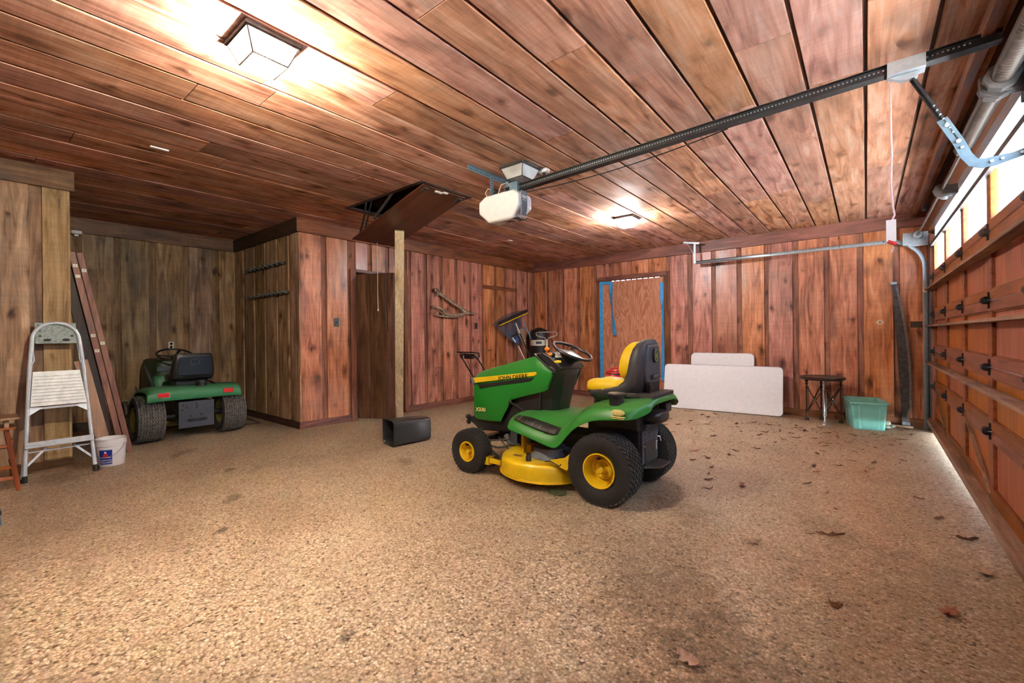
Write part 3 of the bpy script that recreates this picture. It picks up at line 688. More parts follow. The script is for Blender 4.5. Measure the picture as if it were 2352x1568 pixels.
tl = Vector((-1, 0, .125)).normalized()
MT = Matrix(((tl.x, -tl.z*-1*0, 0, 1.005), (0, 0, 1, .2605), (tl.z, 1, 0, .8985), (0, 0, 0, 1)))
text('hood_lettering', 'JOHN DEERE', .052, M['ink'], T, MT, .0012, bold=.0008, sx=1.18)
MT2 = Matrix(((-1, 0, 0, 1.425), (0, 0, 1, .247), (.06, 1, 0, .552), (0, 0, 0, 1)))
text('model_number', 'X330', .052, M['paleprint'], T, MT2, .0025, bold=.0012, sx=1.15)
# lower engine bay, chassis, grille
m = MB(); m.prism([(1.60,.40), (1.57,.47), (1.18,.47), (1.02,.70), (.74,.77), (.74,.42), (1.1,.36), (1.5,.33)], -.19, .19, 'Y'); build('engine_bay', m, M['blk'], T, bevel=.01)
m = MB(); m.box(-.22, 1.30, -.12, .12, .24, .44); m.box(-.20, .25, -.19, .19, .24, .60); m.box(-.16, .10, -.30, .30, .21, .31); build('chassis', m, M['blk_metal'], T, smooth=False, bevel=.01)
m = MB(); m.bar((1.362, -.40, .27), (1.362, .40, .27), .07, .06); m.lathe([(.026, .20), (.026, .36), (.034, .362), (.034, .385), (.01, .39)], (1.345, .345, 0), 'Z', 14); m.lathe([(.026, .20), (.026, .36), (.034, .362), (.034, .385), (.01, .39)], (1.345, -.345, 0), 'Z', 14); m.lathe([(.02, .30), (.02, .44)], (1.362, 0, .197), 'Y', 12); m.lathe([(.02, -.44), (.02, -.30)], (1.362, 0, .197), 'Y', 12)
build('front_axle', m, M['blk'], T, bevel=.006)
m = MB(); m.tube([(1.60, -.17, .44), (1.66, -.13, .43), (1.66, .13, .43), (1.60, .17, .44)], .017, 8); m.tube([(1.585, .15, .38), (1.63, .17, .42), (1.64, .19, .46)], .016, 8); m.ball((1.64, .20, .455), .03, .03, .025, 10, 6); m.ball((1.655, .18, .40), .025, .025, .03, 10, 6)
build('front_bumper', m, M['blk'], T)
m = MB()
m.tube([(1.30, .34, .245), (1.12, .34, .24), (1.05, .32, .255), (1.00, .30, .285), (.86, .27, .29)], .009, 8); m.tube([(1.28, .30, .275), (1.08, .22, .30)], .008, 6); m.tube([(1.25, .30, .20), (1.06, .33, .13), (.93, .34, .16)], .006, 6); m.tube([(1.2, .24, .31), (1.02, .30, .23), (.92, .3, .17)], .006, 6)
build('steering_linkage', m, M['rust'], T)
m = MB(); m.tube([(1.14, .18, .32), (1.08, .22, .27), (1.05, .22, .25)], [.03, .022, .02], 8); m.box(1.0, 1.08, .1, .2, .26, .42); build('bracket', m, M['grey_met'], T)
# --- dash tower
ring = lambda x0, x1, w_, z, tilt=0: [(x0, -w_, z+tilt), (x0, w_, z+tilt), ((x0*.7+x1*.3), w_*1.03, z+tilt*.7), ((x0*.25+x1*.75), w_*.98, z+tilt*.25), (x1, w_*.62, z), (x1, -w_*.62, z), ((x0*.25+x1*.75), -w_*.98, z+tilt*.25), ((x0*.7+x1*.3), -w_*1.03, z+tilt*.7)]
m = MB(); m.rings([ring(.80, .60, .15, .60, .0), ring(.80, .59, .155, .66), ring(.79, .57, .165, .74), ring(.77, .545, .185, .84), ring(.74, .525, .205, .93), ring(.70, .515, .212, .972, .02), ring(.68, .52, .205, .99, .045)])
build('dash_tower', m, M['blk'], T, bevel=.012, seg=3, ang=50)
m = MB(); m.prism([(.765,1.118), (.575,.962), (.535,.970), (.50,.995), (.52,1.03), (.62,1.105), (.70,1.140)], -.205, .205, 'Y'); build('dash_console', m, M['blk'], T, bevel=.014, seg=3)
m = MB(); m.prism([(.775,1.128), (.558,.958), (.566,.948), (.785,1.118)], .19, .236, 'Y'); m.prism([(.775,1.128), (.558,.958), (.566,.948), (.785,1.118)], -.236, -.19, 'Y'); m.prism([(.80,1.12), (.76,1.13), (.74,1.118), (.78,1.108)], -.2, .2, 'Y'); build('hood_seal', m, M['blk'], T, bevel=.004)
m = MB(); m.tube([(.70, .165, 1.08), (.675, .175, 1.15), (.66, .18, 1.165)], .007, 8); m.ball((.67, .18, 1.168), .030, .012, .020, 12, 8); m.ball((.63, .19, 1.12), .024, .012, .018, 12, 8); build('throttle_lever', m, M['orange'], T)
m = MB(); m.ball((.555, .185, 1.055), .040, .022, .015, 14, 8, .8); build('park_brake_knob', m, M['yellow'], T)
m = MB(); m.tube([(.62, .15, 1.11), (.56, .185, 1.06)], .007, 8); m.ball((.62, .15, 1.115), .018, .018, .02, 10, 8); build('park_brake_lever', m, M['blk'], T)
m = MB(); m.prism([(.665,1.126), (.60,1.083), (.596,1.089), (.661,1.132)], .03, .14, 'Y'); build('instrument_plate', m, M['cream'], T, bevel=.004)
# --- steering wheel
sw = thing('steering_wheel', None, None, (.515, 0, 1.145)); sw.parent = T; sw.rotation_euler = (0, R(-25), 0); sw.scale = (.90, .90, .90)
m = MB(); m.tube([(.205*math.cos(2*PI*k/36), .205*math.sin(2*PI*k/36), 0) for k in range(36)], .0155, 10, True); build('rim', m, M['blk'], sw)
for a in (0, 120, 240):
    m = MB(); c, s = math.cos(R(a+180)), math.sin(R(a+180))
    m.bar((c*.02, s*.02, -.045), (c*.12, s*.12, -.030), .05, .014); m.bar((c*.11, s*.11, -.034), (c*.200, s*.200, -.002), .045, .014); build('spoke', m, M['blk'], sw, bevel=.005)
m = MB(); m.lathe([(.002, -.02), (.07, -.022), (.125, -.035), (.12, -.05), (.075, -.095), (.045, -.13), (.035, -.22), (.002, -.22)], (0,0,0), 'Z', 24); build('hub', m, M['blk'], sw)
# --- fender deck and footrests (one moulding)
cols = [0, .16, .27, .36, .46, .50]
stn = [(.93, [.585,.585,.58,.565,.535,.475]), (.88, [.60,.60,.595,.572,.548,.462]), (.78, [.61,.61,.60,.56,.535,.448]), (.60, [.612,.612,.595,.535,.495,.410]), (.44, [.612,.612,.585,.505,.468,.372]),
       (.385, [.615,.615,.59,.52,.475,.372]), (.335, [.63,.63,.61,.56,.515,.405]), (.265, [.675,.675,.665,.635,.595,.498]), (.19, [.73,.73,.722,.70,.668,.570]), (.08, [.765,.765,.762,.752,.728,.628]), (-.06, [.785,.785,.783,.777,.752,.655]),
       (-.20, [.80,.80,.798,.79,.762,.662]), (-.26, [.815,.815,.81,.79,.758,.668]), (-.30, [.82,.82,.815,.795,.762,.684]), (-.33, [.808,.808,.802,.785,.76,.706]), (-.345, [.765,.765,.762,.755,.742,.728])]
rows = []
for x, zs in stn:
    wl_ = [0, .16, .27, .36, .455, .495]
    if x > .9: wl_ = [0, .16, .25, .33, .40, .44]
    wl_ = {-.26: [0, .15, .25, .34, .42, .455], -.30: [0, .14, .23, .31, .375, .40], -.33: [0, .13, .20, .26, .305, .325], -.345: [0, .12, .19, .25, .29, .305]}.get(x, wl_)
    rows.append([(x, -wl_[k], zs[k]) for k in range(5, 0, -1)]+[(x, wl_[k], zs[k]) for k in range(6)])
m = MB(); m.sheet(rows); o = build('fender_deck', m, M['green'], T, ang=60); solid(o, .008, -1); subd(o, 2)
for s in (1, -1):
    fp = build('foot_pad', MB().sheet([[(x, s*y, z) for y, z in zz] for x, zz in ((.84, ((.375,.574), (.44,.557))), (.72, ((.355,.567), (.452,.530))), (.56, ((.352,.538), (.452,.494))), (.44, ((.355,.517), (.448,.475))), (.395, ((.375,.515), (.44,.482))))]), M['rust'], T); solid(fp, .012, 0)
    for i in range(6):
        x = .80-i*.072; m = MB(); za = .585-.086*((.84-x)/.445); m.bar((x, s*.362, za+.004), (x-.012, s*.448, za-.028), .006, .006); build('grip_rib', m, M['grey'], fp, smooth=False)
m = MB(); m.ball((-.165, .492, .722), .055, .006, .024, 20, 8); build('fender_decal', m, M['paleprint'], T)
m = MB(); m.box(-.22, -.11, .488, .5035, .688, .694); m.box(-.21, -.12, .488, .5045, .677, .682); build('fender_print', m, M['paleprint'], T, smooth=False)
m = MB(); m.lathe([(.056, .76), (.056, .815), (.066, .818), (.068, .842), (.060, .852), (.05, .853), (.02, .858), (.001, .858)], (-.10, .375, 0), 'Z', 24)
for k in range(16): m.bar((-.10+.067*math.cos(k*PI/8), .375+.067*math.sin(k*PI/8), .82), (-.10+.067*math.cos(k*PI/8), .375+.067*math.sin(k*PI/8), .842), .01, .006)
build('fuel_cap', m, M['blk'], T)
# --- seat
seat = thing('seat', None, None); seat.parent = T
m = MB(); m.ball((.10, 0, .868), .205, .228, .062, 28, 12, .62); m.map(lambda x, y, z: (x, y*(1-.10*max(0, (x-.1)/.2)), z-.10*max(0, x-.12)**1.3+(-.012 if abs(y) < .12 else .008)*(1 if z > .87 else 0))); build('cushion', m, M['yellow_seat'], seat, ang=80)
m = MB(); m.ball((-.105, 0, 1.075), .070, .178, .162, 24, 14, .68); m.map(lambda x, y, z: (x-(z-1.075)*.14-(.10*(y/.2)**2*.25 if x < -.1 else -.06*(y/.2)**2), y*(1-.28*max(0, (z-1.05)/.2)), z)); build('backrest', m, M['yellow_seat'], seat, ang=80)
def srect(xf, xb, w_, z, n=24, e=.5):
    r_ = []; c = (xf+xb)/2; hx = (xf-xb)/2
    for k in range(n):
        a = 2*PI*k/n; ca, sa = math.cos(a), math.sin(a)
        r_.append((c+hx*math.copysign(abs(ca)**e, ca), w_*math.copysign(abs(sa)**e, sa), z))
    return r_
m = MB(); m.rings([srect(.23, -.10, .15, .745), srect(.27, -.16, .205, .79), srect(.285, -.19, .224, .825), srect(.20, -.205, .228, .855), srect(.0, -.215, .228, .88), srect(-.06, -.226, .229, .92), srect(-.088, -.236, .228, .985), srect(-.100, -.240, .223, 1.05), srect(-.112, -.240, .212, 1.12), srect(-.130, -.236, .192, 1.18), srect(-.155, -.232, .160, 1.222), srect(-.19, -.226, .115, 1.247), srect(-.2, -.215, .06, 1.257)])
build('seat_shell', m, M['seat_black'], seat, ang=60)
m = MB(); m.prism([(-.12,1.215), (.115,1.215), (.155,1.03), (.15,.93), (.08,.85), (-.08,.85), (-.15,.93), (-.155,1.03)], -.247, -.21, 'X'); build('back_panel', m, M['back_grey'], seat, bevel=.02, seg=3)
m = MB(); m.prism([(-.065,.975), (.065,.975), (.085,.945), (-.085,.945)], -.278, -.235, 'X'); build('back_handle', m, M['back_grey'], seat, bevel=.008)
m = MB(); m.prism([(-.13,.925), (.13,.925), (.10,.80), (-.10,.80)], -.252, -.21, 'X'); build('lower_opening', m, M['blk'], seat, bevel=.01)
m = MB(); m.prism([(.05*math.cos(a)*(.75), 1.125+.058*math.sin(a)) for a in [2*PI*k/20 for k in range(20)]], -.264, -.235, 'X'); build('emblem_boss', m, M['blk'], seat, bevel=.006)
m = MB(); pill = [(.019*math.cos(2*PI*k/24), (.024 if math.sin(2*PI*k/24) >= 0 else -.024)+.019*math.sin(2*PI*k/24)) for k in range(24)]
m.tube([(-0.267, p[0], 1.125+p[1]) for p in pill], .0032, 6, True); m.tube([(-0.267, -.012, 1.105), (-0.268, -.002, 1.128), (-0.268, .004, 1.120), (-0.267, .012, 1.146)], .0035, 6); m.tube([(-0.267, .003, 1.122), (-0.267, .011, 1.108)], .003, 6); build('emblem', m, M['greenprint'], seat)
m = MB(); m.box(.02, .24, -.10, .10, .64, .78); m.tube([(.16, .14, .80), (.10, .14, .72), (.02, .14, .70), (-.08, .13, .76)], .014, 8); m.box(-.2, -.12, -.12, .12, .70, .80); m.tube([(-.22, .11, .80), (-.27, .11, .86), (-.25, .11, .92)], .01, 6); build('seat_bracket', m, M['blk'], T)
m = MB(); m.box(-.33, -.03, -.22, .22, .80, .835); build('rear_tray', m, M['rust'], T, bevel=.008)
# --- pedals
for x, y, z, a in ((.40, -.30, .66, .5), (.345, -.31, .70, .2)):
    m = MB(); m.ball((0, 0, 0), .045, .035, .016, 14, 8, .5); m.xf(Matrix.Translation((x, y, z)) @ Matrix.Rotation(-a, 4, 'Y')); m.tube([(x, y, z-.01), (x+.05, y+.03, z-.06)], .008, 6); build('pedal', m, M['blk'], T)
# --- mower deck
dk_ = thing('mower_deck', None, None); dk_.parent = T
def drg(sc_, z, n=48):
    r_ = []
    for k in range(n):
        a = 2*PI*k/n; ca, sa = math.cos(a), math.sin(a); e = .82
        qx, qy = .705+.392*sc_*ca, (.175*math.copysign(min(1, abs(sa)*3), sa)+.385*sc_*sa); r_.append((qx, qy, z+.01*ca))
    return r_
m = MB(); m.rings([drg(.99, .075), drg(1.04, .072), drg(1.04, .080), drg(1.0, .086), drg(1.0, .16), drg(.99, .188), drg(.965, .208), drg(.92, .222), drg(.86, .227), drg(.4, .228)]); build('deck_shell', m, M['yellow'], dk_, ang=50)
m = MB(); m.lathe([(.17, .228), (.165, .25), (.15, .27), (.145, .315), (.13, .325), (.05, .33)], (.60, .24, 0), 'Z', 28); m.box(.46, .62, -.2, .3, .23, .30); m.lathe([(.17, .228), (.165, .25), (.15, .27), (.145, .315), (.13, .325), (.05, .33)], (.60, -.24, 0), 'Z', 28); build('spindle_cover', m, M['grey'], dk_)
m = MB(); m.lathe([(.024, .205), (.024, .262), (.020, .268), (.020, .288), (.001, .288)], (.66, .475, 0), 'Z', 16); build('wash_port', m, M['blk'], dk_)
m = MB(); m.box(.83, .86, .26, .32, .22, .40); m.box(.82, .96, .25, .33, .228, .24); m.box(.78, .85, .20, .27, .22, .30); build('hanger_bracket', m, M['yellow'], dk_, bevel=.004)
m = MB(); m.prism([(.30,.20), (.24,.30), (.22,.34), (.26,.35), (.32,.30), (.46,.26), (.46,.24)], .43, .445, 'Y'); m.lathe([(.03, .44), (.03, .455)], (.26, 0, .31), 'Y', 14); build('lift_arm', m, M['yellow'], dk_)
m = MB(); m.tube([(.46, .36, .255), (.36, .40, .26), (.30, .42, .30)], .010, 6); m.tube([(.50, .46, .243), (.44, .48, .262), (.34, .49, .24), (.33, .48, .255)], .005, 6); m.tube([(.50, .22, .30), (.36, .30, .29)], .012, 6); build('lift_rod', m, M['rust'], dk_)
m = MB(); m.box(1.12, 1.20, .455, .465, .10, .175); m.box(1.12, 1.20, .38, .465, .165, .175); m.box(1.0, 1.13, .43, .455, .12, .165); m.box(1.12, 1.13, .38, .465, .10, .175); build('roller_bracket', m, M['yellow'], dk_, bevel=.003)
m = MB(); m.lathe([(.02, .33), (.058, .335), (.062, .35), (.062, .40), (.058, .415), (.03, .42)], (1.165, 0, .125), 'Y', 20); build('deck_roller', m, M['rust'], dk_)
m = MB(); m.prism([(.86,.2265), (.78,.2335), (.77,.2335), (.86,.2345)], .40, .44, 'Y'); build('deck_label', m, M['deck_label'], dk_, smooth=False)
for a, b, c in ((.84, .985, .165), (.80, .98, .145), (.79, .975, .13)): 
    pass
# --- rear: hitch plate, rear frame, muffler
m = MB(); m.box(-.215, -.20, -.165, .165, .27, .535); m.box(-.20, -.12, -.165, -.155, .27, .53); m.box(-.20, -.12, .155, .165, .27, .53)
build('hitch_plate', m, M['slate'], T, bevel=.003)
for y, z in ((.11,.505), (.02,.505), (-.05,.505), (-.12,.505), (.02,.475), (.10,.46), (-.10,.46)): build('plate_hole', MB().box(-.2165, -.2145, y-.010, y+.010, z-.007, z+.007), M['ink'], T, smooth=False)
build('plate_crease', MB().box(-.2165, -.2145, -.16, .16, .395, .401), M['ink'], T, smooth=False)
m = MB(); m.box(-.219, -.214, -.14, .12, .405, .415); build('plate_slot_edge', m, M['alu'], T, smooth=False)
m = MB(); m.box(-.218, -.2155, -.13, -.085, .345, .41); build('serial_label', m, M['white_print'], T, smooth=False)
m = MB(); m.prism([(-.22,.16), (-.22,-.16), (-.33,-.14), (-.33,.06)], .245, .262, 'Z'); build('drawbar', m, M['rust'], T, bevel=.004)
m = MB(); m.tube([(-.205, -.175, .44), (-.22, -.195, .44), (-.225, -.20, .40)], .006, 6); build('hitch_pin', m, M['chrome'], T)
m = MB(); m.box(-.20, .16, -.22, .22, .54, .72); m.ball((-.24, -.05, .63), .08, .15, .05, 16, 8, .5); m.box(-.28, -.2, -.32, -.2, .64, .73); build('rear_frame', m, M['blk'], T, bevel=.012)
m = MB(); m.tube([(-.23, .14, .575), (-.24, .0, .57), (-.24, -.12, .575)], .014, 8); m.tube([(-.235, .16, .555), (-.235, -.12, .56)], .008, 6); build('rear_rod', m, M['grey_met'], T)
m = MB(); m.tube([(1.05, .235, .655), (.95, .245, .63), (.88, .24, .585), (.84, .235, .52)], .008, 8); m.ball((1.06, .232, .66), .022, .012, .022, 10, 8); build('deck_lift_lever', m, M['blk'], T)

# jumper cables lying on the seat
jc = thing('cable_coil', 'coil of red and black cable lying on the yellow mower seat', 'cable', (X0-.02, Y0+.0, FZ(X0, Y0)+1.0), PI)
for k in range(4):
    m = MB(); rx, ry = .115-.006*k, .135-.010*k; pts = [(.02+rx*math.cos(2*PI*i/28), ry*math.sin(2*PI*i/28), -.042+.013*k+.006*math.sin(2*PI*i/28*2+k)) for i in range(28)]
    m.tube(pts, .0065, 8, True); build('cable_loop', m, M['red'] if k != 1 else M['blk'], jc)
m = MB(); m.ball((-.075, .03, .03), .055, .028, .022, 12, 8, .7); m.ball((-.085, -.04, .035), .05, .026, .02, 12, 8, .7); build('clamp', m, M['blk'], jc)
m = MB(); m.ball((-.03, .05, .015), .05, .022, .018, 12, 8, .7); build('clamp', m, M['red'], jc)

# ------------------------------------------------------------------ the older mower in the alcove
OX, OY = -6.905, 1.845
O = thing('garden_tractor', 'old faded green garden tractor with black seat back, parked facing into the alcove', 'tractor', (OX, OY), PI, onfloor=True)
for s in (1, -1):
    wheel(O, (0, s*.445, .278), .278, .15, .285, 10, 40, .013, True, M['rubber_dusty2'], M['olive'], s, 1.3, 'rear_wheel', .006, M['tread_dusty'])
    wheel(O, (1.20, s*.40, .19), .190, .09, .15, 6, 26, .009, True, M['rubber_dusty2'], M['olive'], s, 1.0, 'front_wheel', .004, M['tread_dusty'])
rows = []
for x, z, zz in ((.46, .50, .42), (.36, .58, .50), (.22, .645, .58), (.0, .672, .61), (-.16, .68, .62), (-.235, .668, .60), (-.275, .640, .58), (-.29, .59, .55), (-.292, .53, .515), (-.285, .505, .505)):
    wd = .52 if x > -.2 else .505
    rows.append([(x, -wd, zz), (x, -wd*.97, z-.015), (x, -wd*.85, z), (x, -.2, z), (x, .2, z), (x, wd*.85, z), (x, wd*.97, z-.015), (x, wd, zz)])
o = build('fender_deck', MB().sheet(rows), M['green_old'], O, ang=60); solid(o, .008, -1); subd(o, 1)
for s in (1, -1):
    tl_ = build('tail_light', MB().box(-.302, -.285, s*.345-.055, s*.345+.055, .555, .608), M['red_lens'], O, smooth=False, bevel=.004)
    build('lens_rim', MB().box(-.300, -.286, s*.345-.060, s*.345+.060, .551, .612), M['chrome'], tl_, smooth=False)
m = MB(); m.box(-.252, -.24, -.195, .185, .145, .475); build('hitch_plate', m, M['slate'], O, bevel=.003)
for y, z in ((.14,.43), (.10,.40), (.0,.44), (-.01,.41), (.0,.39), (.15,.37), (.06,.29), (-.05,.30)): build('plate_hole', MB().box(-.2535, -.2505, y-.010, y+.010, z-.010, z+.010), M['ink'], O, smooth=False)
m = MB(); m.box(-.285, -.25, -.11, .09, .235, .25); build('drawbar', m, M['rust'], O, bevel=.003)
m = MB(); m.box(-.23, 1.25, -.17, .17, .20, .48); m.lathe([(.04, -.42), (.04, .42)], (0,0,.278), 'Y', 14); m.box(.9, 1.3, -.38, .38, .17, .23); build('chassis', m, M['blk_metal'], O, bevel=.01)
m = MB(); m.box(.30, .95, -.48, .48, .10, .20); build('mower_deck', m, M['olive'], O, bevel=.03, seg=3)
sb = build('seat_back', MB().rings([srect(-.02, -.12, .215, .735, 28, .45), srect(-.03, -.15, .232, .78, 28, .45), srect(-.04, -.17, .232, .86, 28, .45), srect(-.055, -.185, .218, .96, 28, .45), srect(-.07, -.19, .205, 1.04, 28, .45), srect(-.09, -.175, .192, 1.075, 28, .5)]), M['blk'], O, ang=60)
m = MB(); m.prism([(-.185,.80), (.185,.80), (.165,1.035), (-.165,1.035)], 0, .012, 'X'); m.map(lambda x, y, z: (-.176-x-(z-.80)*.085, y, z)); build('back_panel', m, M['blue_black'], sb, bevel=.006)
m = MB()
for a, b in (((.045,.94), (-.045,.94)), ((-.045,.94), (-.045,1.0)), ((-.045,1.0), (.045,1.0)), ((.045,1.0), (.045,.94))): m.bar((-.202, a[0], a[1]), (-.207 if a[1] > .95 else -.202, b[0], b[1]), .004, .004)
build('embossed_frame', m, M['slate'], sb, smooth=False)
m = MB(); m.ball((.10, 0, .76), .20, .23, .05, 20, 10, .5); m.tube([(-.1, -.2, .70), (-.2, -.24, .66)], .012, 6); build('seat_cushion', m, M['blk'], O)
m = MB(); m.box(-.05, .2, -.16, .16, .66, .72); m.tube([(-.02, -.14, .73), (-.12, -.20, .69), (-.14, -.25, .67)], .010, 6); build('seat_bracket', m, M['blk_metal'], O)
m = MB(); m.lathe([(.05, .66), (.05, .70), (.062, .702), (.062, .735), (.03, .742), (.001, .742)], (-.22, -.06, 0), 'Z', 20); build('fuel_cap', m, M['blk'], O)
sw = thing('steering_wheel', None, None, (.58, .02, 1.04)); sw.parent = O; sw.rotation_euler = (0, R(-22), 0)
m = MB(); m.tube([(.20*math.cos(2*PI*k/32), .20*math.sin(2*PI*k/32), 0) for k in range(32)], .014, 8, True); build('rim', m, M['blk'], sw)
for a in (90, 210, 330): build('spoke', MB().bar((0,0,-.03), (.195*math.cos(R(a)), .195*math.sin(R(a)), 0), .03, .01), M['blk'], sw)
m = MB(); m.lathe([(.05, -.02), (.05, -.05), (.025, -.08), (.025, -.40)], (0,0,0), 'Z', 14); build('column', m, M['blk'], sw)
m = MB(); m.rings([srect(1.40, .62, .24, .42, 24, .35), srect(1.40, .60, .255, .62, 24, .35), srect(1.40, .58, .25, .86, 24, .35), srect(1.38, .60, .23, .955, 24, .35), srect(1.34, .64, .19, .975, 24, .35)]); hd = build('hood', m, M['green_dark'], O, ang=50)
m = MB(); m.box(.572, .585, -.10, .22, .82, .88); build('name_strip', m, M['slate'], hd, smooth=False)
m = MB(); m.rings([srect(.72, .48, .27, .42, 24, .4), srect(.70, .48, .275, .66, 24, .4), srect(.68, .52, .25, .76, 24, .4)]); build('dash_cowl', m, M['green_old'], O, ang=50)
m = MB(); m.tube([(.42, .28, .62), (.52, .33, .80), (.58, .35, .92)], [.016, .016, .012], 8); build('lift_lever', m, M['slate'], O)
# ================================================================== DOOR OPENER, TRACK AND SPRING
op = thing('garage_door_opener', 'white and grey motor unit with a long black ceiling rail to the door', 'door opener', (-2.8, 3.5, 2.722))
slope = (2.827-2.722)/3.4
m = MB(); m.prism([(-.27,-.27), (-.17,-.375), (.15,-.375), (.25,-.27), (.25,-.15), (.18,-.09), (-.20,-.09), (-.27,-.15)], -.12, .12, 'Y'); m.map(lambda x, y, z: (x-.08, y*(.62 if z < -.3 else .75 if z > -.1 else 1), z+.07)); body = build('motor_housing', m, M['white'], op, bevel=.022, seg=3)
m = MB(); m.prism([(-.066,.0), (.03,.0), (.03,-.16), (.01,-.24), (-.066,-.24)], .165, .178, 'X'); m.map(lambda x, y, z: (x, y, z-.045)); build('grey_face', m, M['grey'], op, bevel=.004)
m = MB(); m.box(.177, .180, -.055, .015, -.10, -.09); m.box(.177, .180, -.055, .015, -.115, -.105); m.box(.177, .180, -.045, .005, -.135, -.131); build('printed_plate', m, M['white_print'], op, smooth=False)
m = MB(); m.box(-.12, .10, -.06, .07, -.303, -.299); st_ = build('brown_sticker', m, M['bronze'], op, smooth=False)
m = MB()
for x, y, a, b in ((-.02,.0,.022,.018), (-.055,.025,.016,.011), (-.055,-.02,.016,.011), (-.01,.035,.016,.011), (.015,.03,.013,.010), (.02,-.015,.014,.010)): m.lathe([(a, -.305), (.001, -.305)], (x, y, 0), 'Z', 12)
build('orange_print', m, M['orange'], op, smooth=False)
m = MB(); m.box(-.27, -.14, -.07, .07, -.3005, -.299); m.box(.105, .15, -.07, .07, -.3005, -.299); build('lens_panel', m, M['grey'], op, smooth=False)
m = MB(); m.bar((-.06, 0, .0), (3.38, 0, 3.38*slope+.002), .045, .046); m.bar((-.06, 0, -.026), (3.38, 0, 3.38*slope-.024), .070, .006); m.bar((-.06, 0, .028), (3.38, 0, 3.38*slope+.03), .070, .006); rl_ = build('rail', m, M['blk_metal'], op, smooth=False)
m = MB()
for i in range(150):
    x = .05+i*.0215; m.bar((x, -.0245, x*slope+.004), (x+.009, -.0245, (x+.009)*slope+.004), .005, .008)
ch = build('drive_chain', m, M['galv'], op, smooth=False); ch['kind'] = 'stuff'
m = MB(); pts = [(.06, .035, -.035)]+[(.06+i*.245, .035, .06*0+(.06+i*.245)*slope-.035-.050*math.sin(PI*i/8)) for i in range(1, 8)]+[(2.02, .035, 2.02*slope-.03)]
m.tube(pts, .0045, 6); build('slack_chain', m, M['blk_metal'], op)
m = MB(); m.box(.02, .12, -.06, .06, -.05, .06); m.lathe([(.03, -.05), (.03, .05)], (.07, 0, 0), 'Z', 14); build('rail_clamp', m, M['blue_steel'], op, bevel=.003)
m = MB(); m.bar((-.20, -.43, .165), (-.20, .44, .165), .004, .040); m.bar((-.185, -.43, .186), (-.185, .44, .186), .034, .004)
for (a, b, c) in (((-.195, -.08, .175), (-.195, -.075, -.04), 1), ((-.19, .17, .175), (-.17, .10, .03), 1)): m.bar(a, b, .045, .004, up=(1, 0, 0))
hb = build('hanger_bracket', m, M['blue_steel'], op, smooth=False)
m = MB()
for i in range(26):
    y = -.41+i*.033; m.box(-.1985, -.1965, y-.006, y+.006, .160, .172)
for i in range(7):
    z = .15-i*.026; m.box(-.1925, -.1915, -.083, -.072, z-.005, z+.005)
hp = build('bracket_holes', m, M['ink'], hb, smooth=False); hp['kind'] = 'stuff'
m = MB(); m.tube([(-.19, -.05, .02), (-.24, -.09, .05), (-.26, -.11, -.0), (-.22, -.10, -.06), (-.18, -.07, -.055)], .004, 6); m.tube([(-.18, -.02, -.04), (-.12, -.02, .08), (-.05, .0, .10), (.0, -.02, .02)], .0045, 6); m.tube([(.155, -.09, -.30), (.17, -.05, -.32), (.17, .0, -.31), (.16, .03, -.29)], .003, 6)
build('wire', m, M['cream'], op)
m = MB(); m.box(-.23, -.17, -.05, .0, .0, .05); m.tube([(-.13, .14, .02), (-.12, .13, .10)], .02, 8); build('junction', m, M['blk'], op, bevel=.004)
tx = 2.995; tz = tx*slope
m = MB(); m.box(tx-.085, tx+.085, -.045, .045, tz-.048, tz-.012); m.box(tx-.085, tx+.085, -.050, -.044, tz-.048, tz+.03); m.prism([(tx-.08, tz-.05), (tx+.06, tz-.05), (tx+.05, tz-.085), (tx-.02, tz-.085)], -.02, .02, 'Y')
tr = build('trolley', m, M['alu'], op, bevel=.003)
m = MB(); a, b = (tx+.028, 0, tz-.075), (tx+.215, 0, tz-.50); m.bar(a, b, .034, .006, up=(1, 0, .4)); m.bar((a[0], .016, a[2]), (b[0], .016, b[2]), .004, .03, up=(1, 0, .4)); ar = build('arm_upper', m, M['blk_metal'], op, smooth=False)
m = MB()
for i in range(7):
    t = .48+i*.068; p = Vector(a).lerp(Vector(b), t); m.lathe([(.005, -.0225), (.005, .0)], tuple(p), 'Y', 8)
build('arm_holes', m, M['alu'], ar, smooth=False)
pts = [(tx+.150, -.012, tz-.365), (tx+.215, -.012, tz-.51), (tx+.245, -.012, tz-.595), (tx+.272, -.012, tz-.640), (tx+.310, -.012, tz-.655), (tx+.36, -.012, tz-.652), (tx+.425, -.012, tz-.640), (tx+.485, -.012, tz-.622)]
m = MB()
row = []
for i, p in enumerate(pts):
    q0, q1 = Vector(pts[max(0, i-1)]), Vector(pts[min(len(pts)-1, i+1)]); d = (q1-q0).normalized(); nn = Vector((-d.z, 0, d.x))
    wv = .024 if i < 6 else .018
    row.append([tuple(Vector(p)+nn*wv), tuple(Vector(p)-nn*wv)])
m.sheet(row); cv = build('arm_curved', m, M['blue_steel'], op, smooth=False); solid(cv, .006, 0)
m = MB()
for i, r_ in ((0.3, .011), (1.0, .012), (1.45, .008), (4.6, .008), (5.3, .007), (6.4, .007)):
    k = int(i); p = Vector(pts[k]).lerp(Vector(pts[k+1]), i-k); m.lathe([(r_, -.010), (r_, -.004)], tuple(p+Vector((0, -.006, 0))), 'Y', 10)
build('arm_bolts', m, M['alu'], cv)
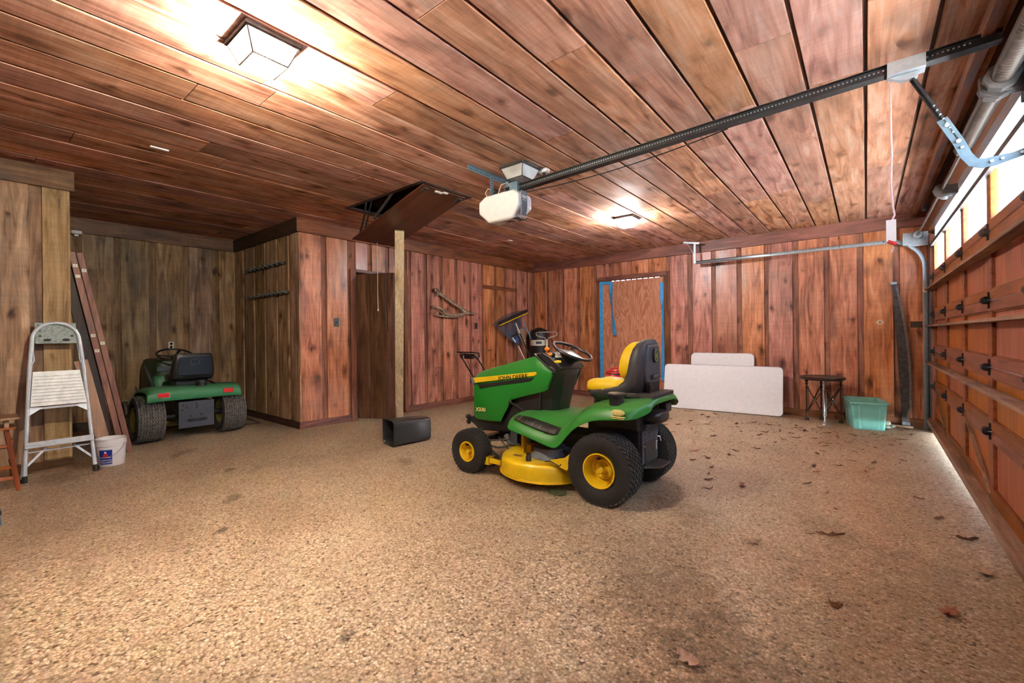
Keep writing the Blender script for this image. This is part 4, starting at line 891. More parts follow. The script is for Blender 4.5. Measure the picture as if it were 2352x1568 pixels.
m = MB(); m.tube([(2.925, -.01, tz-.08), (2.925, -.01, tz-.35), (2.928, -.012, -.40), (2.923, -.01, -.60), (2.93, -.01, -.72), (2.938, -.01, -.775), (2.925, -.01, -.81)], .0055, 6); m.tube([(2.925, -.01, -.945), (2.930, -.01, -.97), (2.924, -.01, -1.0)], .005, 6); build('release_cord', m, M['pink_cord'], op)
m = MB(); m.box(2.898, 2.944, -.022, -.019, -.935, -.805); build('instruction_tag', m, M['white'], op, smooth=False)
m = MB(); m.bar((2.905, -.02, -.932), (2.945, -.02, -.955), .02, .018); build('release_handle', m, M['red'], op, bevel=.003)

def sweep(path, prof, nrm, wd):
    rows = []
    for i, p in enumerate(path):
        q0, q1 = Vector(path[max(0, i-1)]), Vector(path[min(len(path)-1, i+1)]); d = (q1-q0).normalized(); W = Vector(wd); n_ = d.cross(W).normalized()
        rows.append([tuple(Vector(p)+n_*a+W*b) for a, b in prof])
    return rows
tk = thing('door_track', 'galvanised steel roller track curving down beside the back wall', 'track', (0, 0, 0))
path = [(-2.37, 8.20, 2.515), (-1.0, 8.20, 2.515), (.23, 8.20, 2.515)]+[(.23+.40*math.sin(a), 8.20, 2.115+.40*math.cos(a)) for a in [R(x) for x in range(10, 91, 10)]]+[(.63, 8.20, 1.4), (.63, 8.20, -.09)]
prof = [(-.018, -.012), (-.024, -.018), (-.024, -.024), (.012, -.026), (.024, -.018), (.024, .018), (.020, .026), (-.024, .024)]
m = MB(); m.sheet(sweep(path, prof, None, (0, 1, 0))); o = build('track', m, M['galv'], tk, ang=40); solid(o, .003, 0)
m = MB(); m.bar((-2.37, 8.165, 2.50), (-2.37, 8.165, 2.87), .004, .03, up=(1, 0, 0)); m.bar((-2.355, 8.175, 2.50), (-2.355, 8.175, 2.87), .03, .004, up=(1, 0, 0)); m.bar((-2.56, 8.17, 2.905), (-2.29, 8.17, 2.855), .030, .004); m.bar((-2.56, 8.155, 2.895), (-2.29, 8.155, 2.845), .004, .03); m.bar((-2.50, 8.165, 2.87), (-2.37, 8.16, 2.65), .028, .004)
hb = build('hanger', m, M['galv'], tk, smooth=False)
m = MB()
for i in range(12): m.box(-2.3735, -2.3665, 8.1625, 8.1675-.006, 2.53+i*.028, 2.545+i*.028)
hh = build('hanger_holes', m, M['ink'], hb, smooth=False); hh['kind'] = 'stuff'
m = MB(); m.box(.615, .70, 8.225, 8.30, -.09, 1.98); m.box(.66, .70, 8.10, 8.30, -.09, 1.98); build('jamb_angle', m, M['grey_met'], tk, smooth=False)
for x in (-2.2, -1.2, -.3, .2):
    m = MB(); m.lathe([(.008, -.004), (.008, .004)], (x, 8.172, 2.515), 'Y', 8); build('bolt', m, M['blk_metal'], tk)
m = MB(); m.lathe([(.024, -.012), (.024, .012)], (.63, 8.17, 1.80), 'Y', 14); m.tube([(.63, 8.15, 1.80), (.67, 8.0, 1.80)], .006, 6); build('roller', m, M['cream'], tk)

ts = thing('torsion_spring', 'dark steel torsion spring and shaft over the garage door', 'spring', (0, 0, 0))
SX, SZ = .55, 2.545
m = MB(); m.tube([(SX, -1.0, SZ), (SX, 8.12, SZ)], .0125, 10); build('shaft', m, M['brown_met'], ts)
for ya, yb in ((3.50, 4.42), (2.45, 3.30)):
    m = MB(); m.lathe([(.044, ya)]+[((.046 if i % 2 else .041), ya+(yb-ya)*(i+.5)/60) for i in range(60)]+[(.044, yb)], (SX, 0, SZ), 'Y', 20); build('spring_coil', m, M['brown_met'], ts)
for y, r_ in ((3.465, .07), (3.335, .07), (4.47, .05)):
    m = MB(); m.lathe([(r_*.55, -.045), (r_, -.03), (r_, .02), (r_*.7, .045)], (SX, y, SZ), 'Y', 8); build('spring_cone', m, M['rust'], ts)
m = MB(); m.lathe([(.085, -.012), (.085, .012)], (SX, 3.40, SZ), 'Y', 6); m.box(SX, .66, 3.36, 3.44, SZ-.06, SZ+.06); m.box(.645, .66, 3.30, 3.50, SZ-.10, SZ+.14); build('centre_bracket', m, M['rust'], ts, bevel=.004)
m = MB(); m.lathe([(.065, -.006), (.065, .006)], (SX, 5.62, SZ-.01), 'Y', 8); m.lathe([(.012, -.01), (.012, .01)], (SX-.02, 5.61, SZ+.035), 'Y', 8); m.box(SX, .655, 5.60, 5.66, SZ-.05, SZ+.03); build('bearing_plate', m, M['brown_met'], ts, bevel=.003)
m = MB(); m.lathe([(.02, 5.66), (.052, 5.665), (.050, 5.70), (.050, 5.74), (.056, 5.76), (.056, 5.775), (.02, 5.78)], (SX+.035, 0, SZ-.01), 'Y', 20); build('cable_drum', m, M['galv'], ts)
m = MB(); m.box(.46, .66, 8.125, 8.135, SZ-.14, SZ+.05); m.lathe([(.05, 8.02), (.05, 8.06), (.06, 8.07), (.06, 8.08)], (SX, 0, SZ), 'Y', 18); m.box(.40, .50, 8.12, 8.13, SZ-.12, SZ+.05); build('end_plate', m, M['galv'], ts, bevel=.003)

# small fittings on the ceiling
t = thing('smoke_sensor', 'small white ceiling outlet box with a plug, beside the unlit light', 'outlet', (-2.505, 3.66, H))
m = MB(); m.box(-.05, .05, -.032, .032, -.038, 0); build('box', m, M['white'], t, bevel=.006); m = MB(); m.lathe([(.016, -.075), (.016, -.036)], (0, -.005, 0), 'Z', 12); m.tube([(0, -.005, -.07), (-.01, -.02, -.12), (.0, -.03, -.17)], .005, 6); build('plug', m, M['blk'], t)
t = thing('ceiling_bracket', 'narrow white strip fixed flat on the ceiling at the left', 'bracket', (-4.775, 1.077, H)); m = MB(); m.box(-.016, .016, -.065, .065, -.012, 0); build('strip', m, M['white'], t, bevel=.003)
t = thing('ceiling_plate', 'tiny white plate on the ceiling left of the far light', 'plate', (-4.852, 5.99, H)); m = MB(); m.box(-.035, .035, -.05, .05, -.008, 0); build('plate', m, M['white'], t, bevel=.002)
t = thing('corner_sensor', 'small white sensor high on the alcove wall behind the partition', 'sensor', (XA+.06, .97, 2.72)); m = MB(); m.ball((0, 0, 0), .05, .06, .03, 14, 8, .6); build('sensor_body', m, M['white'], t); m = MB(); m.box(-.10, 0, -.02, .02, -.05, -.02); build('mount', m, M['white'], t)

# ------------------------------------------------------------------ attic hatch and its prop
hp_ = thing('attic_hatch', 'dark red-brown pull-down attic hatch hanging open from the ceiling', 'attic hatch', (-3.745, 3.465, H-.004))
ang = math.atan2(.395, 1.405)
hp_.rotation_euler = (0, -ang, 0)
m = MB(); m.box(-1.46, 0, -.325, .325, -.008, .008); build('panel', m, M['hatch_wood'], hp_, smooth=False, bevel=.003)
for y in (-.26, .26):
    m = MB(); m.box(-.11, -.03, y-.02, y+.02, -.020, -.006); m.lathe([(.010, y-.03), (.010, y+.03)], (-.03, 0, -.018), 'Y', 8); build('strap_hinge', m, M['rust'], hp_)
m = MB(); m.box(-.05, -.02, -.12, -.02, -.020, -.008); m.box(-.03, .0, -.02, .05, -.018, -.008); build('torn_patch', m, M['white'], hp_, bevel=.004)
for y in (-.20, .20):
    m = MB(); m.box(-1.25, -.15, y-.02, y+.02, .01, .10); build('ladder_rail', m, M['trim_dark'], hp_, smooth=False)
for i in range(5):
    m = MB(); m.box(-1.15+i*.22, -1.07+i*.22, -.18, .18, .05, .07); build('ladder_step', m, M['trim_dark'], hp_, smooth=False)
for y in (-.30, .30):
    m = MB(); m.tube([(-1.30, y, .02), (-1.12, y, .22), (-1.02, y, .44)], .014, 6); m.tube([(-1.18, y, .02), (-.95, y, .30)], .010, 6); build('folding_arm', m, M['blk_metal'], hp_)
    m = MB(); m.tube([(-.95, y-.02, .04), (-.50, y-.02, .17)], .016, 8); build('arm_spring', m, M['rust'], hp_)
m = MB(); m.tube([(-1.435, .02, -.01), (-1.435+.02, .02, -.05)], .003, 5); build('eye', m, M['chrome'], hp_)
t = thing('pull_cord', 'pale pull string hanging from the lower end of the attic hatch', 'cord', (-5.115, 3.49, 2.515)); m = MB(); m.tube([(0,0,0), (.004,0,-.4), (-.004,.003,-.7), (.006,0,-.88)], .0045, 5); build('string', m, M['string'], t); m = MB(); m.ball((.006, 0, -.90), .011, .011, .018, 10, 6); build('knot', m, M['string'], t)
# prop post: leans from the floor up to the hatch
pp = thing('wooden_post', 'pale new pine post propped under the open attic hatch', 'post', (0, 0, 0))
a, b = Vector((-5.655, 4.222, FZ(-5.6, 4.2))), Vector((-4.640, 3.500, 2.655)); d = (b-a).normalized(); b = b-d*.045
m = MB(); side = Vector((-.6, -.8, 0)); m.bar(a+d*.02, b, .115, .060, up=(.78, -.62, .3)); build('post', m, M['pine'], pp, smooth=False, bevel=.004)

# ------------------------------------------------------------------ left group
ld = thing('step_ladder', 'folded aluminium step ladder leaning on the plank partition', 'step ladder', (-5.765, .553, FZ(-5.7, .55)))
lean = math.atan2(.285, 1.43); ld.rotation_euler = (0, 0, 0)
def LP(y, s, o=0.0):  # y across, s up along the frame, o out of its plane (towards the room)
    return (-s*math.sin(lean)+o*math.cos(lean), y, s*math.cos(lean)+o*math.sin(lean))
L_ = 1.445
pts = [LP(-.228, .02), LP(-.205, .5), LP(-.180, 1.0), LP(-.162, 1.24)]+[LP(-.157*math.cos(a), 1.29+.160*math.sin(a)) for a in [R(x) for x in range(6, 175, 12)]]+[LP(.162, 1.24), LP(.180, 1.0), LP(.205, .5), LP(.228, .02)]
m = MB(); m.tube(pts, .0155, 10); build('front_frame', m, M['alu'], ld)
for s in (-1, 1):
    m = MB(); m.bar(LP(s*.243, .01, -.045), LP(s*.146, 1.33, -.05), .020, .028, up=(1, 0, 0)); build('rear_leg', m, M['alu'], ld, smooth=False, bevel=.002)
    m = MB(); m.lathe([(.018, -.01), (.020, .03), (.016, .05)], LP(s*.228, .015), 'Z', 12); m.box(-.05, -.015, s*.246-.014, s*.246+.014, 0, .035); build('rubber_foot', m, M['blk'], ld)
    m = MB(); m.tube([LP(s*.158, 1.20, .005), LP(s*.150, 1.12, .01), LP(s*.150, 1.09, .012), LP(s*.172, 1.04, .01), LP(s*.182, .80, .01)], .006, 6); build('spreader', m, M['alu'], ld)
    m = MB(); m.add([LP(s*.196, .66, .008), LP(s*.10, .655, .008), LP(s*.200, .58, .008)], [(0, 1, 2)]); o = build('gusset', m, M['alu'], ld, smooth=False); solid(o, .004)
    m = MB(); m.bar(LP(s*.09, .285, -.03), LP(s*.225, .13, -.02), .018, .008, up=(1, 0, 0)); build('diagonal_brace', m, M['alu'], ld, smooth=False)
m = MB(); m.box(-.168, .168, -.002, .03, -.002, .002)
m = MB()
pl = [LP(-.138, 1.25, -.006), LP(.138, 1.25, -.006), LP(.138, 1.452, -.018), LP(-.138, 1.452, -.018)]; m.add(pl, [(0, 1, 2, 3)]); top = build('top_plate', m, M['plate_grey'], ld, smooth=False); solid(top, .010, 0)
for y, z, a, b in ((-.065, 1.272, .026, .013), (.070, 1.272, .026, .013), (-.115, 1.31, .010, .008), (.115, 1.31, .010, .008), (-.115, 1.36, .008, .006)):
    c = LP(y*.92, z+.012, .0015-(z-1.25)*.06); m = MB(); m.lathe([(1, 0), (1, .006)], (0,0,0), 'X', 14); m.map(lambda p, q, r_: (c[0]+p, c[1]+q*a, c[2]+r_*b)); build('plate_hole', m, M['ink'], top, smooth=False)
m = MB(); m.add([LP(-.182, .665, .022), LP(.188, .665, .022), LP(.150, .985, .008), LP(-.160, .985, .008)], [(0, 1, 2, 3)]); pf = build('platform', m, M['alu_worn'], ld, smooth=False); solid(pf, .010, 1)
for i in range(9):
    s = .70+i*.03; m = MB(); m.bar(LP(-.170+i*.002, s, .0265-i*.0010), LP(.172-i*.003, s, .0265-i*.0010), .0018, .0022); build('tread_ridge', m, M['alu_worn'], pf, smooth=False)
m = MB(); m.bar(LP(-.20, .648, .004), LP(.20, .648, .004), .012, .018); build('platform_rail', m, M['alu'], ld, smooth=False)
m = MB(); m.bar(LP(-.225, .315, .0), LP(.225, .315, .0), .08, .026, up=(0, 0, 1)); m.bar(LP(-.225, .33, .035), LP(.225, .33, .035), .008, .04); build('bottom_step', m, M['alu'], ld, smooth=False, bevel=.004)
m = MB(); m.bar(LP(-.20, .265, -.03), LP(.20, .268, -.03), .012, .014); build('rear_bar', m, M['alu'], ld, smooth=False)

os_ = thing('wooden_step_stool', 'orange stained wooden step stool at the left edge of the photo', 'step stool', (-5.60, .13, FZ(-5.6, .13)))
m = MB(); m.box(-.17, .13, -.20, .155, .602, .622); build('top_board', m, M['board_wood'], os_, smooth=False, bevel=.004)
m = MB(); m.box(-.16, .10, -.19, .135, .520, .540); build('seat_board', m, M['stool_wood'], os_, smooth=False, bevel=.004)
for x in (-.12, .08):
    for y in (-.15, .085): build('spindle', MB().box(x-.013, x+.013, y-.013, y+.013, .54, .602), M['board_wood'], os_, smooth=False)
for x, xb in ((.06, .045), (-.13, -.16)):
    for y, yb in ((.085, .150), (-.13, -.19)):
        m = MB(); m.bar((x, y, .525), (xb, yb, .0), .030, .032, up=(1, 0, 0)); build('leg', m, M['stool_wood'], os_, smooth=False, bevel=.003)
for z, xx in ((.37, .055), (.19, .05), (.10, .048)):
    yw = .105+(.5-z)*.10; m = MB(); m.box(xx-.012, xx+.010, -yw-.03, yw, z, z+.026); build('rung', m, M['stool_wood'], os_, smooth=False, bevel=.002)
for z in (.40, .22):
    for y in (.11, -.16): m = MB(); m.box(-.14, .05, y-.010, y+.010, z, z+.022); build('side_rung', m, M['stool_wood'], os_, smooth=False)
m = MB(); m.box(-.13, .02, -.16, .115, .355, .370); build('step_board', m, M['board_wood'], os_, smooth=False)

bk = thing('white_bucket', 'white plastic paint bucket with a blue printed label beside the ladder', 'bucket', (-5.955, .925, FZ(-5.95, .92)))
m = MB(); m.lathe([(.001, .0), (.098, .0), (.102, .006), (.116, .20), (.121, .202), (.121, .218), (.119, .22), (.120, .258), (.124, .260), (.124, .270), (.116, .270), (.113, .21), (.098, .012), (.001, .010)], (0,0,0), 'Z', 40, cap=False); build('pail', m, M['white'], bk)
rb = lambda z: .102+.014*z/.2
ac = math.atan2(-.52, .85)
def wrap(u, v, w_=0): 
    a = ac+u/.112; r_ = rb(v)+.0012+w_; return (r_*math.cos(a), r_*math.sin(a), v)
m = MB(); m.sheet([[wrap(u, v) for u in [(-.055+.0118*i) for i in range(10)]] for v in (.025, .07, .12, .168)]); lb = build('label', m, M['navy'], bk)
m = MB(); m.sheet([[wrap(.024*math.cos(a)*t+.0, .098+.036*math.sin(a)*t, .0008) for a in [PI*i/12 for i in range(13)]] for t in (.02, 1)]); build('red_print', m, M['red'], lb)
m = MB(); m.sheet([[wrap(.009*math.cos(a)*t, .143+.011*math.sin(a)*t, .001) for a in [2*PI*i/14 for i in range(15)]] for t in (.02, 1)]); m.sheet([[wrap(-.05+.0105*i, v, .001) for i in range(10)] for v in (.090, .097)]); build('white_mark', m, M['white_print'], lb)
for s_, zz in (('SHERWIN', .065), ('WILLIAMS', .043)):
    text('label_lettering', s_, .024, M['white_print'], lb, None, .0004, f=lambda x, y, z, zz=zz: wrap(x, y+zz, .0012), sx=.92, bold=.0005)
m = MB(); m.tube([(.123*math.cos(ac+1.35), .123*math.sin(ac+1.35), .215)]+[((.128+.012*math.sin(PI*i/12))*math.cos(ac+1.35-2.7*i/12), (.128+.012*math.sin(PI*i/12))*math.sin(ac+1.35-2.7*i/12), .215-.115*math.sin(PI*i/12)) for i in range(1, 12)]+[(.123*math.cos(ac-1.35), .123*math.sin(ac-1.35), .215)], .0022, 6); build('wire_handle', m, M['galv'], bk)

def lean_board(name, label, cat, a, b, wd, th, mat, up, extra=None, group=None):
    t = thing(name, label, cat, tuple(a), group=group); d = Vector(b)-Vector(a); m = MB(); m.bar((0,0,0), tuple(d), wd, th, up=up); build('board', m, mat, t, smooth=False, bevel=.003); return t, d
z_ = FZ(-6.4, 1.1)
for i, (dy, dx) in enumerate(((0, 0), (.060, -.004))):
    t, d = lean_board('timber_strip', ['long reddish wood strip with hinge plates, left one of the leaning pair', 'long reddish wood strip with a hinge plate, right one of the leaning pair'][i], 'timber', (-6.42+dx, 1.095+dy, z_), (-6.42+dx, .705+dy, 2.17), .030, .050, M['strip_wood'], (0, 1, 0), group='leaning timber strips')
    for f_ in ((.935, .60, .525), (.915, .562))[i]:
        m = MB(); p = d*f_; m.box(p.x+.014, p.x+.018, p.y-.018, p.y+.018, p.z-.016, p.z+.016); build('hinge_plate', m, M['cream'], t, smooth=False)
        m = MB(); m.lathe([(.004, .018), (.004, .020)], tuple(p), 'X', 8); build('screw', m, M['ink'], t)
    if i == 0:
        p = d*.885; m = MB(); m.box(p.x+.014, p.x+.018, p.y-.018, p.y+.018, p.z-.016, p.z+.016); build('hinge_plate', m, M['cream'], t, smooth=False)
lean_board('dark_board', 'dark brown board leaning behind the reddish strips', 'timber', (-6.47, .99, FZ(-6.47, .99)), (-6.47, .690, 2.02), .11, .035, M['dark_wood'], (1, 0, 0))
lean_board('plywood_offcut', 'light tan board leaning behind the step ladder', 'board', (-6.31, .955, FZ(-6.3, .95)), (-6.31, .752, 1.045), .105, .018, M['board_wood'], (1, 0, 0))
t = thing('outlet_plate', 'pale cream electrical outlet on the alcove wall above the old tractor', 'outlet', (XA+.002, 2.015, 1.158))
m = MB(); m.box(0, .007, -.036, .036, -.06, .06); build('cover', m, M['cream'], t, bevel=.003)
for z in (.026, -.026):
    m = MB(); m.lathe([(.017, .0075), (.001, .0075)], (0, 0, z), 'X', 16); build('socket', m, M['slate'], t)
for i, (x0, x1, z) in enumerate(((-7.9, -6.50, 2.337), (-7.78, -6.40, 1.907))):
    t = thing('hook_rail', ['upper grey tool hook rail on the alcove side wall', 'lower grey tool hook rail on the alcove side wall'][i], 'hook rail', (x0, YP-.004, z), group='tool hook rails')
    m = MB(); m.box(0, x1-x0, -.022, 0, -.016, .016); build('rail', m, M['rust'], t, smooth=False)
    for k in range(9):
        xx = .06+k*(x1-x0-.12)/8; m = MB(); m.tube([(xx, -.02, 0), (xx, -.075, .004), (xx, -.09, .03)], .009, 6); m.box(xx-.035, xx+.035, -.03, -.02, -.02, .02); build('hook', m, M['plate_grey'], t)
t = thing('wire_stand', 'small black wire stand on the floor by the old tractor wheel', 'stand', (-7.10, 2.66, FZ(-7, 2.66))); m = MB(); m.tube([(0,-.12,.01), (.06,.09,.008), (-.12,.10,.008), (-.10,-.10,.10), (0,-.12,.01)], .006, 6); m.tube([(.06,.09,.008), (-.10,-.10,.12)], .005, 6); build('wire', m, M['blk_metal'], t)
t = thing('floor_brush', 'dark brush head with grey bristles cut by the left edge', 'brush', (-4.62, .10, FZ(-4.6, .1))); m = MB(); m.ball((0, 0, .085), .05, .055, .025, 14, 8, .6); build('head', m, M['blk'], t, bevel=0); m = MB()
for k in range(60): 
    a, b = rng.uniform(-.04, .04), rng.uniform(-.05, .05); m.tube([(a, b, .07), (a*1.25, b*1.2, .002)], .003, 4)
o = build('bristles', m, M['grey'], t); o['kind'] = 'stuff'
# switches on the left wall
for nm, lab, y, z, mt in (('light_switch', 'grey-green light switch plate on the planks left of the open plank door', 3.471, 1.477, M['bronzeplate']), ('light_switch', 'brown switch plate on the planks near the far left corner', 6.475, 1.456, M['brown_plate'])):
    t = thing(nm, lab, 'switch', (XL+.001, y, z)); m = MB(); m.box(0, .007, -.040, .040, -.062, .062); build('cover', m, mt, t, bevel=.003); m = MB(); m.box(.005, .018, -.006, .006, -.012, .012); build('toggle', m, M['blk'], t)
# ------------------------------------------------------------------ black nursery pot on its side
pt = thing('black_pot', 'black square plastic pot lying on its side on the floor', 'pot', (-4.36, 3.40, 0))
ax_ = Vector((.12, .62, 0)).normalized()
def prect(hw, z, n=24, e=.28): return [(hw*math.copysign(abs(math.cos(2*PI*(k+.5)/n))**e, math.cos(2*PI*(k+.5)/n)), hw*math.copysign(abs(math.sin(2*PI*(k+.5)/n))**e, math.sin(2*PI*(k+.5)/n)), z) for k in range(n)]
m = MB(); m.rings([prect(.128, .50), prect(.136, .49), prect(.142, .30), prect(.150, .03), prect(.158, .03), prect(.158, .0), prect(.148, .0), prect(.138, .03), prect(.125, .47), prect(.10, .475)])
Mp = Matrix.Translation((0, 0, FZ(-4.36, 3.4)+.152)) @ Matrix(((ax_.y, 0, ax_.x, 0), (-ax_.x, 0, ax_.y, 0), (0, 1, 0, 0), (0, 0, 0, 1)))
m.xf(Matrix.Translation((-.05, -.27, 0)) @ Mp); build('pot_wall', m, M['blk'], pt, ang=40)

# ------------------------------------------------------------------ corner tools
def tool(name, label, cat, base, top, group=None):
    t = thing(name, label, cat, tuple(base), group=group); return t, Vector(top)-Vector(base)
F = lambda x, y: FZ(x, y)
# leaf rake, head up
base, neck = (-5.60, 7.98, F(-5.6, 7.98)), (-5.98, 7.66, 1.02)
t, d = tool('leaf_rake', 'fan-shaped leaf rake with a blue head standing head-up in the corner', 'rake', base, neck)
m = MB(); m.tube([(0,0,0), tuple(d)], .014, 8); build('handle', m, M['cream'], t)
c1 = Vector((-6.06, 6.90, 1.49))-Vector(base); c2 = Vector((-6.06, 7.93, 1.80))-Vector(base); mid = (c1+c2)/2; 
nk = d
m = MB(); fan = []
for i in range(9):
    q = c1.lerp(c2, i/8); q = nk+(q-nk)*.36; fan.append(tuple(q))
m.sheet([[tuple(nk+(Vector(q)-nk)*.06) for q in fan], fan]); o = build('fan_plate', m, M['rakeblue'], t); solid(o, .008, 0)
for i in range(27):
    q = c1.lerp(c2, i/26); q = nk+(q-nk)*(1+.10*math.sin(PI*i/26)); p = nk+(q-nk)*.38
    m = MB(); m.bar(tuple(p), tuple(q), .012, .004, up=(1, 0, 0)); m.bar(tuple(q), tuple(q+Vector((.03, 0, .012))), .012, .004); build('tine', m, M['rakeblue'] if i % 2 else M['grey_met'], t, smooth=False)
m = MB(); pa, pb_ = c1.lerp(c2, .22), c1.lerp(c2, .22); q = nk+(pa-nk)*.34; q0 = nk+(pa-nk)*.16; m.bar(tuple(q0+Vector((.008,0,0))), tuple(q+Vector((.008,0,0))), .03, .004, up=(1, 0, 0)); build('label', m, M['white_print'], t, smooth=False)
# push broom, head up
base, top = (-5.50, 8.02, F(-5.5, 8.0)), (-5.97, 7.50, 1.60)
t, d = tool('push_broom', 'push broom with a wide black bristle head and yellow strip, standing head-up', 'broom', base, top)
m = MB(); m.tube([(0,0,0), tuple(d*.82)], .013, 8); build('handle', m, M['blk'], t)
m = MB(); m.tube([tuple(d*.82), tuple(d*.95)], .012, 8); build('socket', m, M['white'], t)
a, b = Vector((-5.97, 7.03, 1.475))-Vector(base), Vector((-5.97, 7.99, 1.765))-Vector(base)
m = MB(); m.bar(tuple(a), tuple(b), .05, .022, up=(0, -.29, .95)); build('yellow_strip', m, M['yellow'], t, bevel=.003)
u_ = Vector((0, -.29, .95)); m = MB(); m.bar(tuple(a+u_*.045), tuple(b+u_*.045), .055, .065, up=tuple(u_)); o = build('bristles', m, M['blk'], t, bevel=.008)
# corn broom, head up
base, top = (-5.52, 8.10, F(-5.5, 8.1)), (-5.95, 7.86, 1.03)
t, d = tool('corn_broom', 'straw corn broom standing head-up in front of the leaf rake', 'broom', base, top)
m = MB(); m.tube([(0,0,0), tuple(d)], .011, 8); build('handle', m, M['rakeblue'], t)
m = MB(); ax2 = Vector((-5.97, 7.72, 1.40))-Vector(base)-d
def brr(t_, w1, w2):
    c = d+ax2*t_; return [tuple(c+Vector((w2*math.sin(2*PI*k/16), w1*math.cos(2*PI*k/16), .15*w1*math.cos(2*PI*k/16)))) for k in range(16)]
m.rings([brr(-.12, .012, .012), brr(0, .03, .022), brr(.15, .045, .03), brr(.6, .11, .03), brr(1.0, .16, .025)]); build('straw_head', m, M['straw'], t)
for f_, w1 in ((.12, .048), (.30, .070)):
    m = MB(); m.tube(brr(f_, w1+.004, .036), .003, 5, True); build('binding', m, M['white'], t)
base, top = (-5.45, 8.28, F(-5.45, 8.28)), (-6.02, 7.90, 1.58)
t, d = tool('blue_pole', 'light blue pole leaning in the corner beside the black barrel', 'pole', base, top); m = MB(); m.tube([(0,0,0), tuple(d)], [.013, .011], 10); build('shaft', m, M['bluepole'], t); m = MB(); m.ball(tuple(d), .014, .014, .014, 10, 6); build('cap', m, M['bluepole'], t)
t = thing('black_barrel', 'tall black barrel with a white printed band in the far corner', 'barrel', (-5.78, 8.17, F(-5.8, 8.17)))
m = MB(); m.lathe([(.001, 0), (.20, 0), (.21, .02), (.21, .82), (.20, .85), (.205, .87), (.205, 1.36), (.20, 1.39), (.17, 1.44), (.06, 1.47), (.001, 1.47)], (0,0,0), 'Z', 32); build('body', m, M['blk'], t)
m = MB(); m.lathe([(.207, 1.085), (.207, 1.21)], (0,0,0), 'Z', 32, cap=False); build('white_band', m, M['cream'], t)
m = MB(); m.sheet([[(.209*math.cos(a), .209*math.sin(a), z) for a in [R(-75+i*6) for i in range(7)]] for z in (1.12, 1.18)]); build('band_print', m, M['slate'], t)
for k in range(14):
    m = MB(); a = 2*PI*k/14; m.bar((.06*math.cos(a), .06*math.sin(a), 1.475), (.19*math.cos(a), .19*math.sin(a), 1.415), .025, .02); build('lid_rib', m, M['blk'], t, smooth=False)
t = thing('wire_handled_tool', 'pale Y-handled garden tool standing in front of the black barrel', 'tool', (-5.52, 8.09, F(-5.5, 8.1)))
m = MB(); m.tube([(0,0,.0), (0,0,1.22)], .020, 8); build('shaft', m, M['cream'], t)
m = MB(); m.tube([(0,0,1.20), (-.03,-.05,1.26), (-.10,-.14,1.29), (-.14,-.19,1.31), (-.145,-.20,1.36), (-.12,-.17,1.385), (.12,.17,1.385), (.145,.20,1.36), (.14,.19,1.31), (.10,.14,1.29), (.03,.05,1.26), (0,0,1.20)], .009, 6); build('loop_handle', m, M['cream'], t)
# walk-behind mower by the left wall
pm = thing('push_mower', 'black walk-behind lawn mower by the left wall, half hidden behind the mower hood', 'lawn mower', (-5.47, 6.47, F(-5.5, 6.47)), R(90))
m = MB(); m.ball((0, 0, .15), .30, .26, .10, 24, 10, .6); build('deck', m, M['blk'], pm, ang=60)
m = MB(); m.lathe([(.14, .2), (.15, .28), (.12, .36), (.05, .38), (.001, .38)], (.05, 0, 0), 'Z', 20); build('engine', m, M['blk'], pm)
for x in (-.28, .28):
    for y in (-.25, .25):
        m = MB(); m.lathe([(.02, -.025), (.085, -.025), (.10, -.015), (.10, .015), (.085, .025), (.02, .025)], (x, y, .105), 'Y', 20); build('wheel', m, M['rubber'], pm)
for s in (-1, 1):
    m = MB(); m.tube([(-.25, s*.22, .16), (-.60, s*.20, .58), (-.86, s*.19, .90)], .012, 8); build('handle_tube', m, M['blk_metal'], pm)
m = MB(); m.tube([(-.86, -.19, .90), (-.93, -.17, .965), (-1.0, 0, .985), (-.93, .17, .965), (-.86, .19, .90)], .019, 8); m.tube([(-.84, -.20, .93), (-.86, -.22, 1.0), (-.98, -.19, 1.02), (-1.03, 0, 1.02), (-.98, .19, 1.02), (-.86, .22, 1.0), (-.84, .20, .93)], .013, 8); build('handle_bar', m, M['blk'], pm)
m = MB(); m.box(-.92, -.84, -.09, .09, .90, .99); m.tube([(-.88, .05, .92), (-.70, .12, .60), (-.3, .1, .3)], .006, 6); build('control_box', m, M['blk'], pm, bevel=.01)

